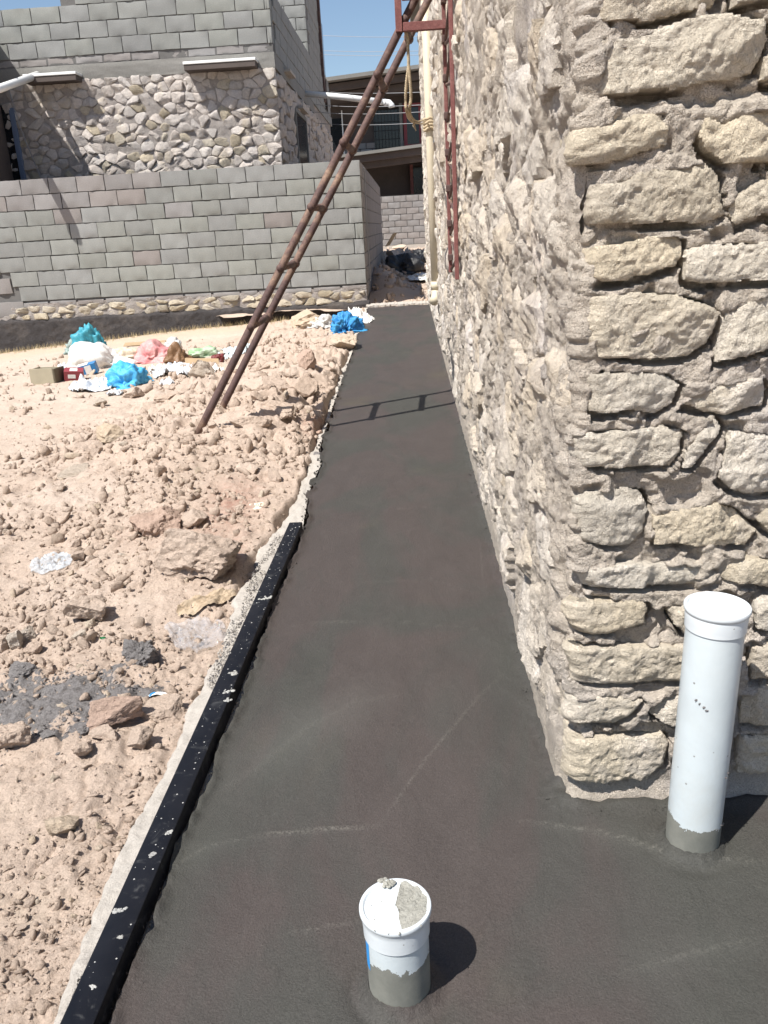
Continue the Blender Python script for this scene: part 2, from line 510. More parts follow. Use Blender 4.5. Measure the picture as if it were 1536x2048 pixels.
def rock_verts(seed, sub=2, planes=11, rough=.10, fine=.03):
    rs = np.random.RandomState(seed)
    V = ICO[sub][0].copy()
    for _ in range(planes):
        n = rs.normal(size=3); n /= np.linalg.norm(n)
        c = rs.uniform(.42, .80)
        d = V @ n
        V = V - np.outer(np.maximum(d - c, 0), n)
    off = rs.uniform(0, 90, 3)
    nrm = V / np.linalg.norm(V, axis=1, keepdims=True)
    V = V + nrm * (rough * fbm(V * 1.7 + off, 3, seed) + fine * fbm(V * 7 + off, 3, seed + 5))[:, None]
    return V
def rotm(rx, ry, rz):
    return np.array(Matrix.Rotation(rz, 3, 'Z') @ Matrix.Rotation(ry, 3, 'Y') @ Matrix.Rotation(rx, 3, 'X'))

def poly_area(p):
    x, y = p[:, 0], p[:, 1]
    return .5 * (np.dot(x, np.roll(y, -1)) - np.dot(y, np.roll(x, -1)))
def centroid(p):
    a = poly_area(p); x, y = p[:, 0], p[:, 1]; xn, yn = np.roll(x, -1), np.roll(y, -1); c = x * yn - xn * y
    return np.array([((x + xn) * c).sum(), ((y + yn) * c).sum()]) / (6 * a)
def clip_half(p, n, c):
    out = []
    for i in range(len(p)):
        a, b = p[i], p[(i + 1) % len(p)]
        da, db = a @ n - c, b @ n - c
        if da <= 0: out.append(a)
        if (da < 0 < db) or (db < 0 < da): out.append(a + (b - a) * (da / (da - db)))
    return np.array(out) if out else np.zeros((0, 2))
def rubble(u0, u1, v0, v1, cw, ch, seed, jit=.42):
    """irregular stone outlines that fill a rectangle"""
    rs = np.random.RandomState(seed)
    nc, nr = max(1, int(round((u1 - u0) / cw))), max(1, int(round((v1 - v0) / ch)))
    du, dv = (u1 - u0) / nc, (v1 - v0) / nr
    sd_ = {}
    for r in range(-2, nr + 2):
        for c in range(-2, nc + 2):
            sd_[(r, c)] = np.array([u0 + (c + .5 + (.5 if r % 2 else 0) * .8 + rs.uniform(-jit, jit)) * du, v0 + (r + .5 + rs.uniform(-jit, jit) * .8) * dv])
    out = []
    asp = np.array([1.0, du / dv])
    for r in range(nr):
        for c in range(nc):
            s0 = sd_[(r, c)] * asp
            p = np.array([[u0, v0], [u1, v0], [u1, v1], [u0, v1]]) * asp
            for dr in (-2, -1, 0, 1, 2):
                for dc in (-2, -1, 0, 1, 2):
                    if (dr or dc) and (r + dr, c + dc) in sd_ and len(p):
                        s1 = sd_[(r + dr, c + dc)] * asp
                        n = s1 - s0
                        p = clip_half(p, n, n @ (s0 + s1) / 2)
            if len(p) >= 3:
                p = p / asp
                if poly_area(p) > .1 * du * dv:
                    out.append(p)
    return out
def stone_patch(poly, T, depth, seed, nang=28, fr=(0, .3, .55, .75, .88, .96, 1.0), shrink=0.0, bulge=.25, flat=7.0, rough=.006, freq=22.0, wob=.05, tilt=.25, facets=0, flim=9.0):
    """a stone's face: (u, v, w) vertices, w outwards; the rim falls back to w = -depth"""
    rs = np.random.RandomState(seed)
    c = centroid(poly)
    P = np.asarray(poly, float)
    if poly_area(P) < 0: P = P[::-1]
    seg = np.linalg.norm(np.roll(P, -1, 0) - P, axis=1); cum = np.concatenate([[0], np.cumsum(seg)])
    per = cum[-1]
    t = (np.arange(nang) + .5 * rs.rand()) / nang * per
    k = np.clip(np.searchsorted(cum, t, 'right') - 1, 0, len(P) - 1)
    a = P[k]; b = P[(k + 1) % len(P)]
    R = a + (b - a) * ((t - cum[k]) / np.maximum(seg[k], 1e-9))[:, None]
    if nang > 60: R = .7 * R + .15 * (np.roll(R, 1, 0) + np.roll(R, -1, 0))
    D = R - c
    ln = np.linalg.norm(D, axis=1)
    size = math.sqrt(abs(poly_area(P)))
    an = np.arange(nang) / nang * 2 * math.pi
    wobn = fbm(np.stack([np.cos(an) * 2.6 + seed, np.sin(an) * 2.6, np.full(nang, 3.3)], 1), 3, seed, .65)
    D = D * ((ln - shrink) / ln * (1 + wob * wobn))[:, None]
    V = [np.array([[c[0], c[1], T]])]
    tx, ty = rs.uniform(-tilt, tilt, 2)
    for f in fr[1:]:
        uv = c + D * f
        w = T * (1 - bulge * f ** 2) * (1 - f ** (flat * 2) * .75)
        V.append(np.concatenate([uv, np.full((nang, 1), w)], 1))
    V.append(np.concatenate([c + D * 1.01, np.full((nang, 1), -depth)], 1))
    V = np.concatenate(V)
    top = slice(0, 1 + nang * (len(fr) - 1))
    V[top, 2] += (V[top, 0] - c[0]) * tx + (V[top, 1] - c[1]) * ty
    for _ in range(facets):
        a_ = rs.uniform(0, 2 * math.pi); sl = rs.uniform(.25, .9)
        V[top, 2] = np.minimum(V[top, 2], T - sl * ((V[top, 0] - c[0]) * math.cos(a_) + (V[top, 1] - c[1]) * math.sin(a_) - size * rs.uniform(.15, .40)))
    if facets: V[top, 2] = np.maximum(V[top, 2], max(T - flim, -depth * .6))
    Q = np.stack([V[:, 0], V[:, 1], np.full(len(V), seed * 1.37)], 1)
    V[top, 2] += rough * (1.6 * fbm(Q[top] * freq * .4, 3, seed) + 1.0 * fbm(Q[top] * freq, 4, seed + 3, .6) + (.75 * fbm(Q[top] * freq * 3.1, 3, seed + 6, .7) if nang > 60 else 0))
    V[:, 0] += rough * .5 * vn(Q * freq * 1.7, seed + 9); V[:, 1] += rough * .5 * vn(Q * freq * 1.7, seed + 10)
    F = []
    for j in range(nang): F.append((0, 1 + j, 1 + (j + 1) % nang))
    for i in range(len(fr) - 1):
        o = 1 + i * nang
        for j in range(nang):
            F.append((o + j, o + nang + j, o + nang + (j + 1) % nang, o + (j + 1) % nang))
    return V, F
def stone_grid(poly, T, depth, seed, h=.004, rough=.006, freq=34, tilt=.04, facets=2, flim=.012, warp=.004, rim=.006):
    """a stone's face as an even mesh cut to its outline; the rim drops back to w = -depth"""
    rs = np.random.RandomState(seed)
    P = np.asarray(poly, float); c = centroid(P); size = math.sqrt(abs(poly_area(P)))
    u = np.arange(P[:, 0].min() - 3 * h, P[:, 0].max() + 3 * h, h); v = np.arange(P[:, 1].min() - 3 * h, P[:, 1].max() + 3 * h, h)
    nu, nv = len(u), len(v)
    U, Vv = np.meshgrid(u, v); U, Vv = U.ravel(), Vv.ravel()
    Q = np.stack([U, Vv, np.full(len(U), seed * 1.37)], 1)
    wu = U + warp * 1.5 * fbm(Q * 22, 3, seed + 1); wv = Vv + warp * 1.5 * fbm(Q * 22, 3, seed + 2)
    best = np.full(len(U), 9.0); bu = np.zeros(len(U)); bv = np.zeros(len(U)); ins = np.zeros(len(U), bool)
    for i in range(len(P)):
        a, b = P[i], P[(i + 1) % len(P)]; ab = b - a
        t = np.clip(((wu - a[0]) * ab[0] + (wv - a[1]) * ab[1]) / (ab @ ab + 1e-12), 0, 1)
        du, dv = a[0] + t * ab[0] - wu, a[1] + t * ab[1] - wv
        d = np.hypot(du, dv); k = d < best
        best = np.where(k, d, best); bu = np.where(k, du, bu); bv = np.where(k, dv, bv)
        if abs(ab[1]) > 1e-12: ins ^= ((a[1] > wv) != (b[1] > wv)) & (wu < ab[0] * (wv - a[1]) / ab[1] + a[0])
    sd = np.where(ins, best, -best)
    tx, ty = rs.uniform(-tilt, tilt, 2)
    w = T + (U - c[0]) * tx + (Vv - c[1]) * ty
    for _ in range(facets):
        a_ = rs.uniform(0, 2 * math.pi); sl = rs.uniform(.25, .9)
        w = np.minimum(w, T - sl * ((U - c[0]) * math.cos(a_) + (Vv - c[1]) * math.sin(a_) - size * rs.uniform(.15, .40)))
    w = np.maximum(w, max(T - flim, -depth * .6))
    w = w + rough * (1.5 * fbm(Q * freq * .4, 3, seed) + 1.0 * fbm(Q * freq, 4, seed + 3, .62) + .5 * fbm(Q * freq * 3.3, 2, seed + 6))
    w = w - rim * np.exp(-np.maximum(sd, 0) / (rim * .8))
    out = sd <= 0
    U2, V2 = np.where(out, U + bu, U), np.where(out, Vv + bv, Vv)
    w = np.where(out, -depth, w)
    F = grid_faces(nv, nu)
    keep = (sd[F] > 0).any(1)
    F = F[keep]
    used = np.unique(F); m_ = np.full(len(U), -1); m_[used] = np.arange(len(used))
    return np.stack([U2, V2, w], 1)[used], m_[F]
def to_frame(V, O, U, Vv, Wd):
    return np.asarray(O) + V[:, :1] * np.asarray(U) + V[:, 1:2] * np.asarray(Vv) + V[:, 2:3] * np.asarray(Wd)

# ================================================================== SETTING
# edges of the wet path
def L_path(y):
    return np.interp(y, [0.3, 1.03, 1.8, 3.42, 3.5, 4.0, 4.5, 4.79, 6.0, 8.3, 11, 14.0], [-.548, -.545, -.528, -.505, -.515, -.545, -.53, -.575, -.60, -.63, -.665, -.70])
def strip_left(y):
    b = np.interp(y, [.3, 1.04, 1.40, 1.70, 1.87, 2.18, 2.83, 3.35, 3.9, 4.5, 5.1, 6.4, 7.8, 14], [-.665, -.655, -.675, -.675, -.665, -.665, -.68, -.655, -.60, -.60, -.62, -.645, -.665, -.76])
    return b
STRIP_Z = -.016

def H(x, y, fine=True):
    """height of the dirt"""
    x = np.asarray(x, float); y = np.broadcast_to(np.asarray(y, float), x.shape)
    t = np.clip((-x - 1.6) / 5.5, 0, 1.6)
    z = -.34 * t ** 1.3 * sstep(3, 11, y)
    z = z + .13 * np.exp(-((x + 1.25) / .5) ** 2) * sstep(3.3, 4.9, y) * (1 - sstep(6.5, 9.5, y))
    z = z + .06 * np.exp(-((x + .93) / .20) ** 2) * sstep(4.3, 5.4, y) * (1 - sstep(8, 10, y))
    z = z - .05 * (1 - sstep(2.4, 4.2, y)) - .13 * sstep(9.5, 12.8, y) * sstep(.85, 1.3, -x)
    z = z + .05 * np.exp(-((x + 1.05) / .24) ** 2 - ((y - 2.95) / .4) ** 2) + .04 * np.exp(-((x + 1.2) / .3) ** 2 - ((y - 3.7) / .5) ** 2)
    z = z + .03 * np.exp(-((x + .98) / .25) ** 2 - ((y - 2.0) / .4) ** 2)
    if fine:
        road = sstep(1.7, 2.5, -x - .02 * y) * sstep(3.4, 4.6, y)
        rub = 1 - .75 * road
        near = 1 - sstep(3.5, 7, y)
        z = z + .030 * fbm(P3(x * 1.3, y * 1.3), 3, 5) * (1 - .5 * road)
        f1, f2, idv = worley(x / .16 + .9 * fbm(P3(x * 9, y * 9), 2, 3), y / .16 + .9 * fbm(P3(x * 9, y * 9), 2, 4), 20)
        z = z + rub * (1 - .45 * near) * (1 + .8 * sstep(3.8, 5, y) * (1 - road)) * (.042 * (idv - .5) * np.clip((f2 - f1) * 4, 0, 1) - .010 * (1 - np.clip((f2 - f1) * 6, 0, 1)))
        g1, g2, gid = worley(x / .06 + .5 * vn(P3(x * 22, y * 22), 6), y / .06 + .5 * vn(P3(x * 22, y * 22), 7), 40)
        pat = sstep(-.15, .35, fbm(P3(x * 2.2, y * 2.2, 4.), 3, 61))
        z = z + rub * (.35 + .65 * pat) * .016 * (gid - .45) * np.clip((g2 - g1) * 4, 0, 1)
        heap = sstep(3.6, 5, y) * (1 - sstep(8, 10, y)) * (1 - road) * sstep(.62, .75, -x)
        b1, b2, bid = worley(x / .30 + .8 * fbm(P3(x * 5, y * 5), 3, 13), y / .30 + .8 * fbm(P3(x * 5, y * 5), 3, 14), 25)
        z = z + heap * (.085 * (bid - .4) * np.clip((b2 - b1) * 3, 0, 1) + .02 * fbm(P3(x * 9, y * 9), 3, 18))
        h1, h2, hid = worley(x / .026 + .5 * vn(P3(x * 50, y * 50), 16), y / .026 + .5 * vn(P3(x * 50, y * 50), 17), 44)
        z = z + near * (.3 + .7 * sstep(-.2, .3, fbm(P3(x * 4, y * 4, 7.), 3, 62))) * .010 * (hid - .4) * np.clip((h2 - h1) * 4, 0, 1)
        z = z + (.35 + .65 * rub) * (.010 * fbm(P3(x * 16, y * 16), 4, 8, .6) + .0035 * fbm(P3(x * 70, y * 70), 3, 9, .6))
    # stays below the concrete lip and the path
    e = strip_left(y)
    k = sstep(0.0, .03, e + .008 - x + .02 * (vn(P3(x * 0 + 2, y * 7), 15)))
    z = z * k + (-.055) * (1 - k)
    return z
def at(px, py, dz=0.0):
    """the point of the dirt surface seen at a picture position (smooth surface)"""
    z = 0.0
    for _ in range(30):
        p = onz(px, py, z)
        z = .5 * z + .5 * float(H(np.array([p[0]]), np.array([p[1]]), False)[0])
    p = onz(px, py, z); p[2] = z + dz
    return p

# ground sheet to the horizon
g = np.concatenate([-np.geomspace(600, 3, 16), np.linspace(-2, 2, 3), np.geomspace(3, 600, 16)])
gx, gy = np.meshgrid(g, g)
obj('ground', np.stack([gx.ravel(), gy.ravel() + 8, np.full(gx.size, -.62)], 1), grid_faces(len(g), len(g)), DIRT, kind='structure', center=False)

# the dirt yard
ny, nx = 660, 400
ys = np.geomspace(.45, 15.6, ny)
sx = np.linspace(0, 1, nx)
Y = np.repeat(ys, nx); Sx = np.tile(sx, ny)
Wd = 1.3 + .78 * Y
X = (strip_left(Y) + .07) - Wd * (Sx ** 1.15)
Z = H(X, Y)
yard = obj('dirt_yard', np.stack([X, Y, Z], 1), grid_faces(ny, nx)[:, ::-1], DIRT, smooth=True, kind='structure', center=False)
def vattr(o, name, val):
    a = o.data.attributes.new(name, 'FLOAT', 'POINT'); a.data.foreach_set('value', np.asarray(val, np.float32))
def blob(px, py, r, ry=None):
    c = at(px, py); ry = ry or r
    return np.exp(-((X - c[0]) / r) ** 2 - ((Y - c[1]) / ry) ** 2)
nz = fbm(P3(X * 5, Y * 5), 4, 77)
vattr(yard, 'red', np.clip(1.2 * (blob(470, 1010, .16, .4) + blob(460, 1120, .07, .2) + .8 * blob(640, 850, .14, .5) + .5 * blob(300, 1060, .2, .2)) + .4 * nz - .25, 0, 1))
vattr(yard, 'grey', np.clip(1.9 * (blob(90, 1400, .17, .11) + blob(220, 1390, .15, .08) + .7 * blob(20, 1440, .17, .1)) + .7 * nz - .35, 0, 1))
vattr(yard, 'straw', np.clip(sstep(12.2, 13.6, Y) * sstep(1.8, 3.0, -X) + .6 * nz - .2, 0, 1) * .8)
vattr(yard, 'pale', np.clip(sstep(1.4, 2.4, -X - .05 * Y) * sstep(3, 5, Y) * .7 + .5 * nz - .1, 0, 1) * .6)

# lane between the houses
ly, lx = 150, 130
ys2 = np.geomspace(13.95, 36, ly); xs2 = np.linspace(-3.2, 5, lx)
X2, Y2 = np.tile(xs2, ly), np.repeat(ys2, lx)
Z2 = -.02 + .46 * sstep(14, 26, Y2) + .05 * fbm(P3(X2 * 2, Y2 * 2), 4, 31) + .04 * (worley(X2 / .3, Y2 / .3, 66)[2] - .5)
Z2 = Z2 + .38 * np.exp(-((X2 + .62) / .33) ** 2 - ((Y2 - 17.6) / 1.6) ** 2) + .18 * np.exp(-((X2 + .35) / .3) ** 2 - ((Y2 - 16.2) / 1.0) ** 2)
obj('dirt_lane', np.stack([X2, Y2, Z2], 1), grid_faces(ly, lx), DIRT, smooth=True, kind='structure', center=False)
def at_lane(px, py):
    z = .1
    for _ in range(30):
        p = onz(px, py, z)
        z = .5 * z + .5 * (-.02 + .46 * float(sstep(14, 26, p[1])))
    p = onz(px, py, z); return p

# the freshly floated path
py_, pxn = 520, 250
ysp = np.geomspace(.42, 13.95, py_)
xs_a = np.linspace(0, 1, 190); xs_b = np.concatenate([np.linspace(.325, 1.2, 45), np.geomspace(1.3, 4, 15)])
pxn = 190 + len(xs_b)
Yp = np.repeat(ysp, pxn)
Xp = np.empty((py_, pxn))
Lp = L_path(ysp) + .010 * vn(P3(ysp * 9, 0 * ysp), 21) * (1 + 1.5 * sstep(3.4, 3.6, ysp)) + .004 * vn(P3(ysp * 40, 0 * ysp), 22)
Xp[:, :190] = Lp[:, None] + (.318 - Lp[:, None]) * xs_a[None]
Xp[:, 190:] = xs_b[None]
Xp = Xp.ravel()
Zp = .0035 * fbm(P3(Xp * 3, Yp * 2), 3, 2) + .0012 * fbm(P3(Xp * 14, Yp * 9), 3, 3)
scr = np.zeros_like(Xp); dry = np.zeros_like(Xp)
def scrape(pts, w=.004, ht=.0025, a=1.0, d=0.0):
    a, d, ht = a * .45, d * .45, ht * .6
    """a trowel ridge along a polyline given by survey points"""
    global Zp, scr, dry
    Q = [onz(*p)[:2] for p in pts]
    dm = np.full(Xp.shape, 9.0); tt = np.zeros_like(Xp); acc = 0; tot = sum(np.hypot(*(Q[i + 1] - Q[i])) for i in range(len(Q) - 1))
    for i in range(len(Q) - 1):
        A, B = Q[i], Q[i + 1]; ab = B - A; L2 = ab @ ab; L1 = math.sqrt(L2)
        t = np.clip(((Xp - A[0]) * ab[0] + (Yp - A[1]) * ab[1]) / L2, 0, 1)
        dd = np.hypot(Xp - A[0] - t * ab[0], Yp - A[1] - t * ab[1])
        nr = dd < dm
        tt = np.where(nr, (acc + t * L1) / tot, tt); dm = np.minimum(dm, dd); acc += L1
    env = np.sin(np.pi * np.clip(tt, .02, .98)) ** .5 * np.exp(-(dm / w) ** 2)
    Zp += ht * env; scr = np.maximum(scr, a * env)
    if d: dry = np.maximum(dry, d * np.exp(-(dm / (w * 9)) ** 2) * np.sin(np.pi * np.clip(tt, .02, .98)))
scrape([(500, 1672), (600, 1662), (770, 1650)], .005, .004, 1.0)
scrape([(410, 1600), (520, 1530), (620, 1450), (720, 1398), (810, 1390)], .012, .003, .25, .8)
scrape([(1040, 1640), (1180, 1660), (1330, 1700), (1536, 1725)], .005, .004, .8, .3)
scrape([(760, 1650), (850, 1520), (960, 1390), (1010, 1345)], .004, .002, .5)
scrape([(520, 1262), (640, 1245), (800, 1243), (990, 1262)], .004, .002, .35)
scrape([(720, 1165), (860, 1158), (960, 1190)], .003, .002, .3)
scrape([(780, 1020), (830, 1014), (880, 1018)], .003, .002, .5)
scrape([(300, 1760), (420, 1690), (520, 1672)], .004, .003, .4, .4)
scrape([(560, 1870), (700, 1845), (740, 1842)], .004, .002, .4)
scrape([(960, 1080), (968, 1180)], .003, .001, .3)
scrape([(1230, 1950), (1400, 1900), (1536, 1870)], .004, .002, .4, .4)
# fillets of mortar pushed up against the edges
yr = np.repeat(ysp, pxn); Lr = np.repeat(Lp, pxn)
rag = .6 + .8 * fbm(P3(Xp * 30, Yp * 30), 3, 14)
Zp += .016 * np.exp(-((Xp - Lr) / .016) ** 2) * rag * (yr < 14)
dw = np.where(Xp < .33, np.abs(.300 - Xp), 9.0)
dw = np.where(yr < 1.56, np.where(Xp > .30, 1.56 - yr, np.hypot(.30 - Xp, 1.56 - yr)), dw)
Zp += .020 * np.exp(-(np.maximum(dw, 0) / .024) ** 2) * rag
Zp += .006 * np.exp(-(dw / .05) ** 2) * fbm(P3(Xp * 60, Yp * 60), 3, 16) + .0
for (cx, cy, rr) in ((-.067, 1.09, .052), (.525, 1.425, .053)):
    dd = np.hypot(Xp - cx, Yp - cy) - rr
    Zp += .006 * np.exp(-(dd / .018) ** 2) * rag - .004 * np.exp(-((dd - .03) / .012) ** 2)
fp = grid_faces(py_, pxn)
cxm = Xp[fp].mean(1); cym = Yp[fp].mean(1)
fp = fp[~((cxm > .318) & (cym > 1.66))]
path = obj('path', np.stack([Xp, Yp, Zp], 1), fp, WET, smooth=True, kind='structure', center=False)
vattr(path, 'scrape', scr); vattr(path, 'dry', dry)
# slab edge under the path
mb = MB().box((-.75, 13.88, -.3), (.34, 13.945, -.012)); mb.build('path_bed', KERB, kind='structure')
n = 40
xs_t = np.linspace(-.74, .33, n)
V = []
for i, xx in enumerate(xs_t):
    w0 = 13.95 + .03 * random.random(); w1 = 14.22 + .05 * random.random()
    V += [(xx, w0, -.2), (xx, w0, .022 + .012 * random.random()), (xx, w1, .035 + .012 * random.random()), (xx, w1, -.2)]
F = []
for i in range(n - 1):
    for k in range(3): F.append((i * 4 + k, (i + 1) * 4 + k, (i + 1) * 4 + k + 1, i * 4 + k + 1))
obj('threshold', V, F, KERB, kind='structure')

# dry concrete lip on the left of the path
n = 900
yk = np.geomspace(.4, 13.9, n)
le = strip_left(yk) + (.026 * fbm(P3(yk * 5, yk * 0), 4, 33) + .010 * fbm(P3(yk * 30, yk * 0), 3, 34)) * np.clip(yk / 2, .6, 1.4)
ri = L_path(yk) + np.where(yk > 3.45, -.006, .012)
cols = 18
V = []; 
for j in range(cols + 1):
    f = j / cols
    xx = le + (ri - le) * f
    zz = STRIP_Z + .009 * fbm(P3(xx * 34, yk * 26), 4, 35, .65) + .006 * fbm(P3(xx * 6, yk * 4), 2, 36) - (.010 * (1 - f)) * (.5 + .5 * vn(P3(xx * 9, yk * 7), 37))
    zz = zz + .012 * sstep(3.4, 4.6, yk)
    if j == 0: zz = zz - .012
    V.append(np.stack([xx, yk, zz], 1))
V.insert(0, np.stack([le - .012 - .012 * np.abs(vn(P3(yk * 12, yk * 0), 9)), yk, np.full(n, -.14)], 1))
V = np.array(V).transpose(1, 0, 2).reshape(-1, 3)
obj('footing_strip', V, grid_faces(n, cols + 2), KERB, smooth=True, kind='structure', center=False)

# ================================================================== STONE HOUSE
FY = 1.565        # front stone faces
house = thing('stone_house', 'sandy limestone house with rough mortared corner rising beside the wet path', 'house', (2.0, 8.0, 0))
MB().box((.36, 1.66, -.3), (5.0, 15.1, 4.15)).build('wall_core', MORTAR, house)
MB().box((.16, 1.42, 4.15), (5.2, 15.3, 4.35)).build('roof_slab', BEAM, house)
FRONT = [
 [(1217,-80),(1440,-70),(1435,12),(1355,28),(1284,44),(1224,32)], [(1462,-70),(1570,-70),(1570,3),(1500,5),(1462,14)],
 [(1216,85),(1270,77),(1310,57),(1370,36),(1455,24),(1526,43),(1531,85),(1506,148),(1469,159),(1384,170),(1299,184),(1222,199),(1204,136)],
 [(1524,118),(1570,95),(1570,168),(1518,160)],
 [(1165,284),(1164,258),(1216,247),(1276,227),(1321,224),(1336,250),(1334,295),(1270,312),(1214,326),(1168,326)],
 [(1389,272),(1406,240),(1449,247),(1503,219),(1570,212),(1570,330),(1510,326),(1446,327),(1398,301)],
 [(1194,411),(1219,363),(1276,346),(1355,336),(1412,321),(1436,346),(1438,395),(1446,430),(1412,445),(1284,448),(1208,443)],
 [(1455,398),(1480,385),(1520,360),(1570,365),(1570,440),(1520,432),(1470,452),(1458,430)],
 [(1202,488),(1248,488),(1310,471),(1358,475),(1363,508),(1350,533),(1259,558),(1196,563),(1199,528)],
 [(1364,497),(1412,486),(1497,486),(1570,478),(1570,556),(1520,563),(1441,565),(1401,570),(1363,560)],
 [(1192,593),(1242,585),(1355,587),(1409,607),(1437,627),(1415,684),(1378,712),(1299,719),(1208,706),(1192,695)],
 [(1441,624),(1509,596),(1570,572),(1570,690),(1536,695),(1469,715),(1421,726),(1435,655)],
 [(1182,755),(1188,738),(1259,743),(1327,745),(1360,766),(1341,809),(1307,831),(1248,820),(1182,834)],
 [(1350,809),(1415,772),(1469,760),(1520,755),(1529,780),(1523,811),(1441,827),(1384,818)],
 [(1168,857),(1214,857),(1276,857),(1327,852),(1367,857),(1361,894),(1338,933),(1256,933),(1182,928),(1165,908)],
 [(1418,836),(1429,830),(1448,854),(1412,897),(1381,931),(1358,933),(1367,897)],
 [(1458,860),(1503,862),(1570,880),(1570,985),(1497,987),(1455,976),(1426,953),(1443,914)],
 [(1168,987),(1214,979),(1259,976),(1284,984),(1297,1016),(1284,1067),(1262,1087),(1214,1089),(1168,1070)],
 [(1301,1030),(1370,1013),(1435,1001),(1469,1016),(1517,1058),(1492,1089),(1384,1091),(1305,1087)],
 [(1509,1036),(1530,1015),(1570,1010),(1570,1070),(1530,1060)],
 [(1168,1158),(1177,1138),(1242,1126),(1347,1126),(1424,1135),(1424,1169),(1355,1172),(1242,1175),(1165,1170)],
 [(1428,1143),(1463,1121),(1570,1105),(1570,1182),(1497,1166),(1430,1160)],
 [(1154,1218),(1181,1200),(1286,1197),(1296,1214),(1286,1245),(1209,1261),(1157,1256)],
 [(1332,1215),(1375,1200),(1420,1205),(1420,1262),(1365,1265),(1345,1245)],
 [(1157,1290),(1168,1280),(1262,1291),(1363,1285),(1430,1290),(1430,1358),(1363,1361),(1168,1364),(1150,1347)],
 [(1147,1399),(1209,1385),(1284,1395),(1258,1427),(1227,1444),(1150,1448)],
 [(1293,1406),(1314,1392),(1356,1385),(1400,1390),(1400,1452),(1349,1451),(1297,1427)],
 [(1147,1472),(1244,1469),(1325,1469),(1335,1483),(1328,1532),(1297,1553),(1209,1560),(1147,1546)],
 [(1500,1290),(1570,1270),(1570,1352),(1495,1362)], [(1484,1400),(1510,1372),(1570,1360),(1570,1440),(1480,1450)],
 [(1478,1465),(1570,1460),(1570,1540),(1474,1545)], [(1503,1205),(1522,1188),(1570,1190),(1570,1260),(1510,1255)],
 [(1350,1480),(1440,1470),(1450,1540),(1360,1550)],
]
CORNER_R = .016
def wrap_corner(V, xc):
    """bend a front stone (u along x, v = z, w out) round the left edge of the house at x = xc"""
    u, v, w = V[:, 0], V[:, 1], V[:, 2]
    t = xc + CORNER_R - u
    arc = CORNER_R * math.pi / 2
    ph = np.clip(t, 0, arc) / CORNER_R
    x = xc + CORNER_R - (CORNER_R + w) * np.sin(ph)
    y = FY + CORNER_R - (CORNER_R + w) * np.cos(ph)
    x = np.where(t < 0, u, x)
    past = np.maximum(t - arc, 0)
    y = y + past
    x = x + w * .6 * np.clip(past / .02, 0, 1) + (.300 - xc) * np.clip(past / .12, 0, 1)
    return np.stack([x, y, v], 1)
# front mortar
xm = np.concatenate([np.linspace(.215, .90, 175), np.geomspace(.91, 4.9, 40)])
zm = np.concatenate([np.linspace(-.05, 1.70, 420), np.geomspace(1.72, 4.15, 30)])
XX, ZZ = np.meshgrid(xm, zm); XX, ZZ = XX.ravel(), ZZ.ravel()
q = np.stack([XX, ZZ, 0 * XX], 1)
lump = .5 + .5 * fbm(q * 13, 4, 51)
f1, f2, idv = worley(XX / .05 + .5 * vn(q * 20, 1), ZZ / .035 + .5 * vn(q * 20, 2), 71)
hole = sstep(.10, .34, fbm(q * 17 + 3, 3, 60))
under = np.zeros_like(XX)
def inside(px, pz, poly):
    r = np.zeros(px.shape, bool); j = len(poly) - 1
    for i in range(len(poly)):
        xi, zi, xj, zj = poly[i][0], poly[i][1], poly[j][0], poly[j][1]
        if abs(zi - zj) > 1e-9: r ^= ((zi > pz) != (zj > pz)) & (px < (xj - xi) * (pz - zi) / (zj - zi) + xi)
        j = i
    return r
gapn = sstep(-.55, .05, fbm(q * 14 + 8, 3, 63))
for pp in FRONT:
    Pq = np.array([ony(a, b, 1.555)[[0, 2]] for a, b in pp])
    near_ = (XX > Pq[:, 0].min() - .03) & (XX < Pq[:, 0].max() + .03) & (ZZ > Pq[:, 1].min() - .04) & (ZZ < Pq[:, 1].max() + .02)
    w_ = inside(XX[near_], ZZ[near_] + .012, Pq) | inside(XX[near_] - .009, ZZ[near_] + .004, Pq)
    under[near_] = np.maximum(under[near_], w_ * gapn[near_])
YY = 1.558 - .015 * lump + .022 * hole + .042 * under - .010 * idv * np.clip((f2 - f1) * 3, 0, 1) - .006 * fbm(q * 60, 4, 55, .6) - .002 * fbm(q * 200, 3, 56)
foot = 1 - sstep(.055, .11, ZZ + .02 * fbm(q * 9, 3, 57))
YY = YY * (1 - foot) + (1.568 - .012 * (1 - sstep(0, .05, ZZ)) - .003 * fbm(q * 30, 3, 58)) * foot
XXb = XX + .006 * fbm(q * 25, 3, 59)
V = wrap_corner(np.stack([XXb, ZZ, FY - YY], 1), .306)
obj('mortar_bed', V, grid_faces(len(zm), len(xm)), MORTAR, house, smooth=True)
# left mortar, seen along the path
yl = np.geomspace(1.578, 15.1, 600); zl = np.concatenate([np.linspace(-.05, 1.6, 230), np.linspace(1.62, 4.15, 130)])
YL, ZL = np.meshgrid(yl, zl); YL, ZL = YL.ravel(), ZL.ravel()
q = np.stack([YL, ZL, 0 * YL], 1)
f1, f2, idv = worley(YL / .17 + .5 * vn(q * 7, 1), ZL / .11 + .5 * vn(q * 7, 2), 81)
g1, g2, gid = worley(YL / .06 + .5 * vn(q * 18, 3), ZL / .045 + .5 * vn(q * 18, 4), 83)
XL = .286 - .014 * (idv - .4) * np.clip((f2 - f1) * 5, 0, 1) - .010 * (gid - .45) * np.clip((g2 - g1) * 5, 0, 1) - .026 * fbm(q * np.array([9, 13, 1]), 5, 85, .66) - .005 * fbm(q * 80, 3, 86)
foot = 1 - sstep(.05, .16, ZL + .05 * fbm(q * 5, 3, 87))
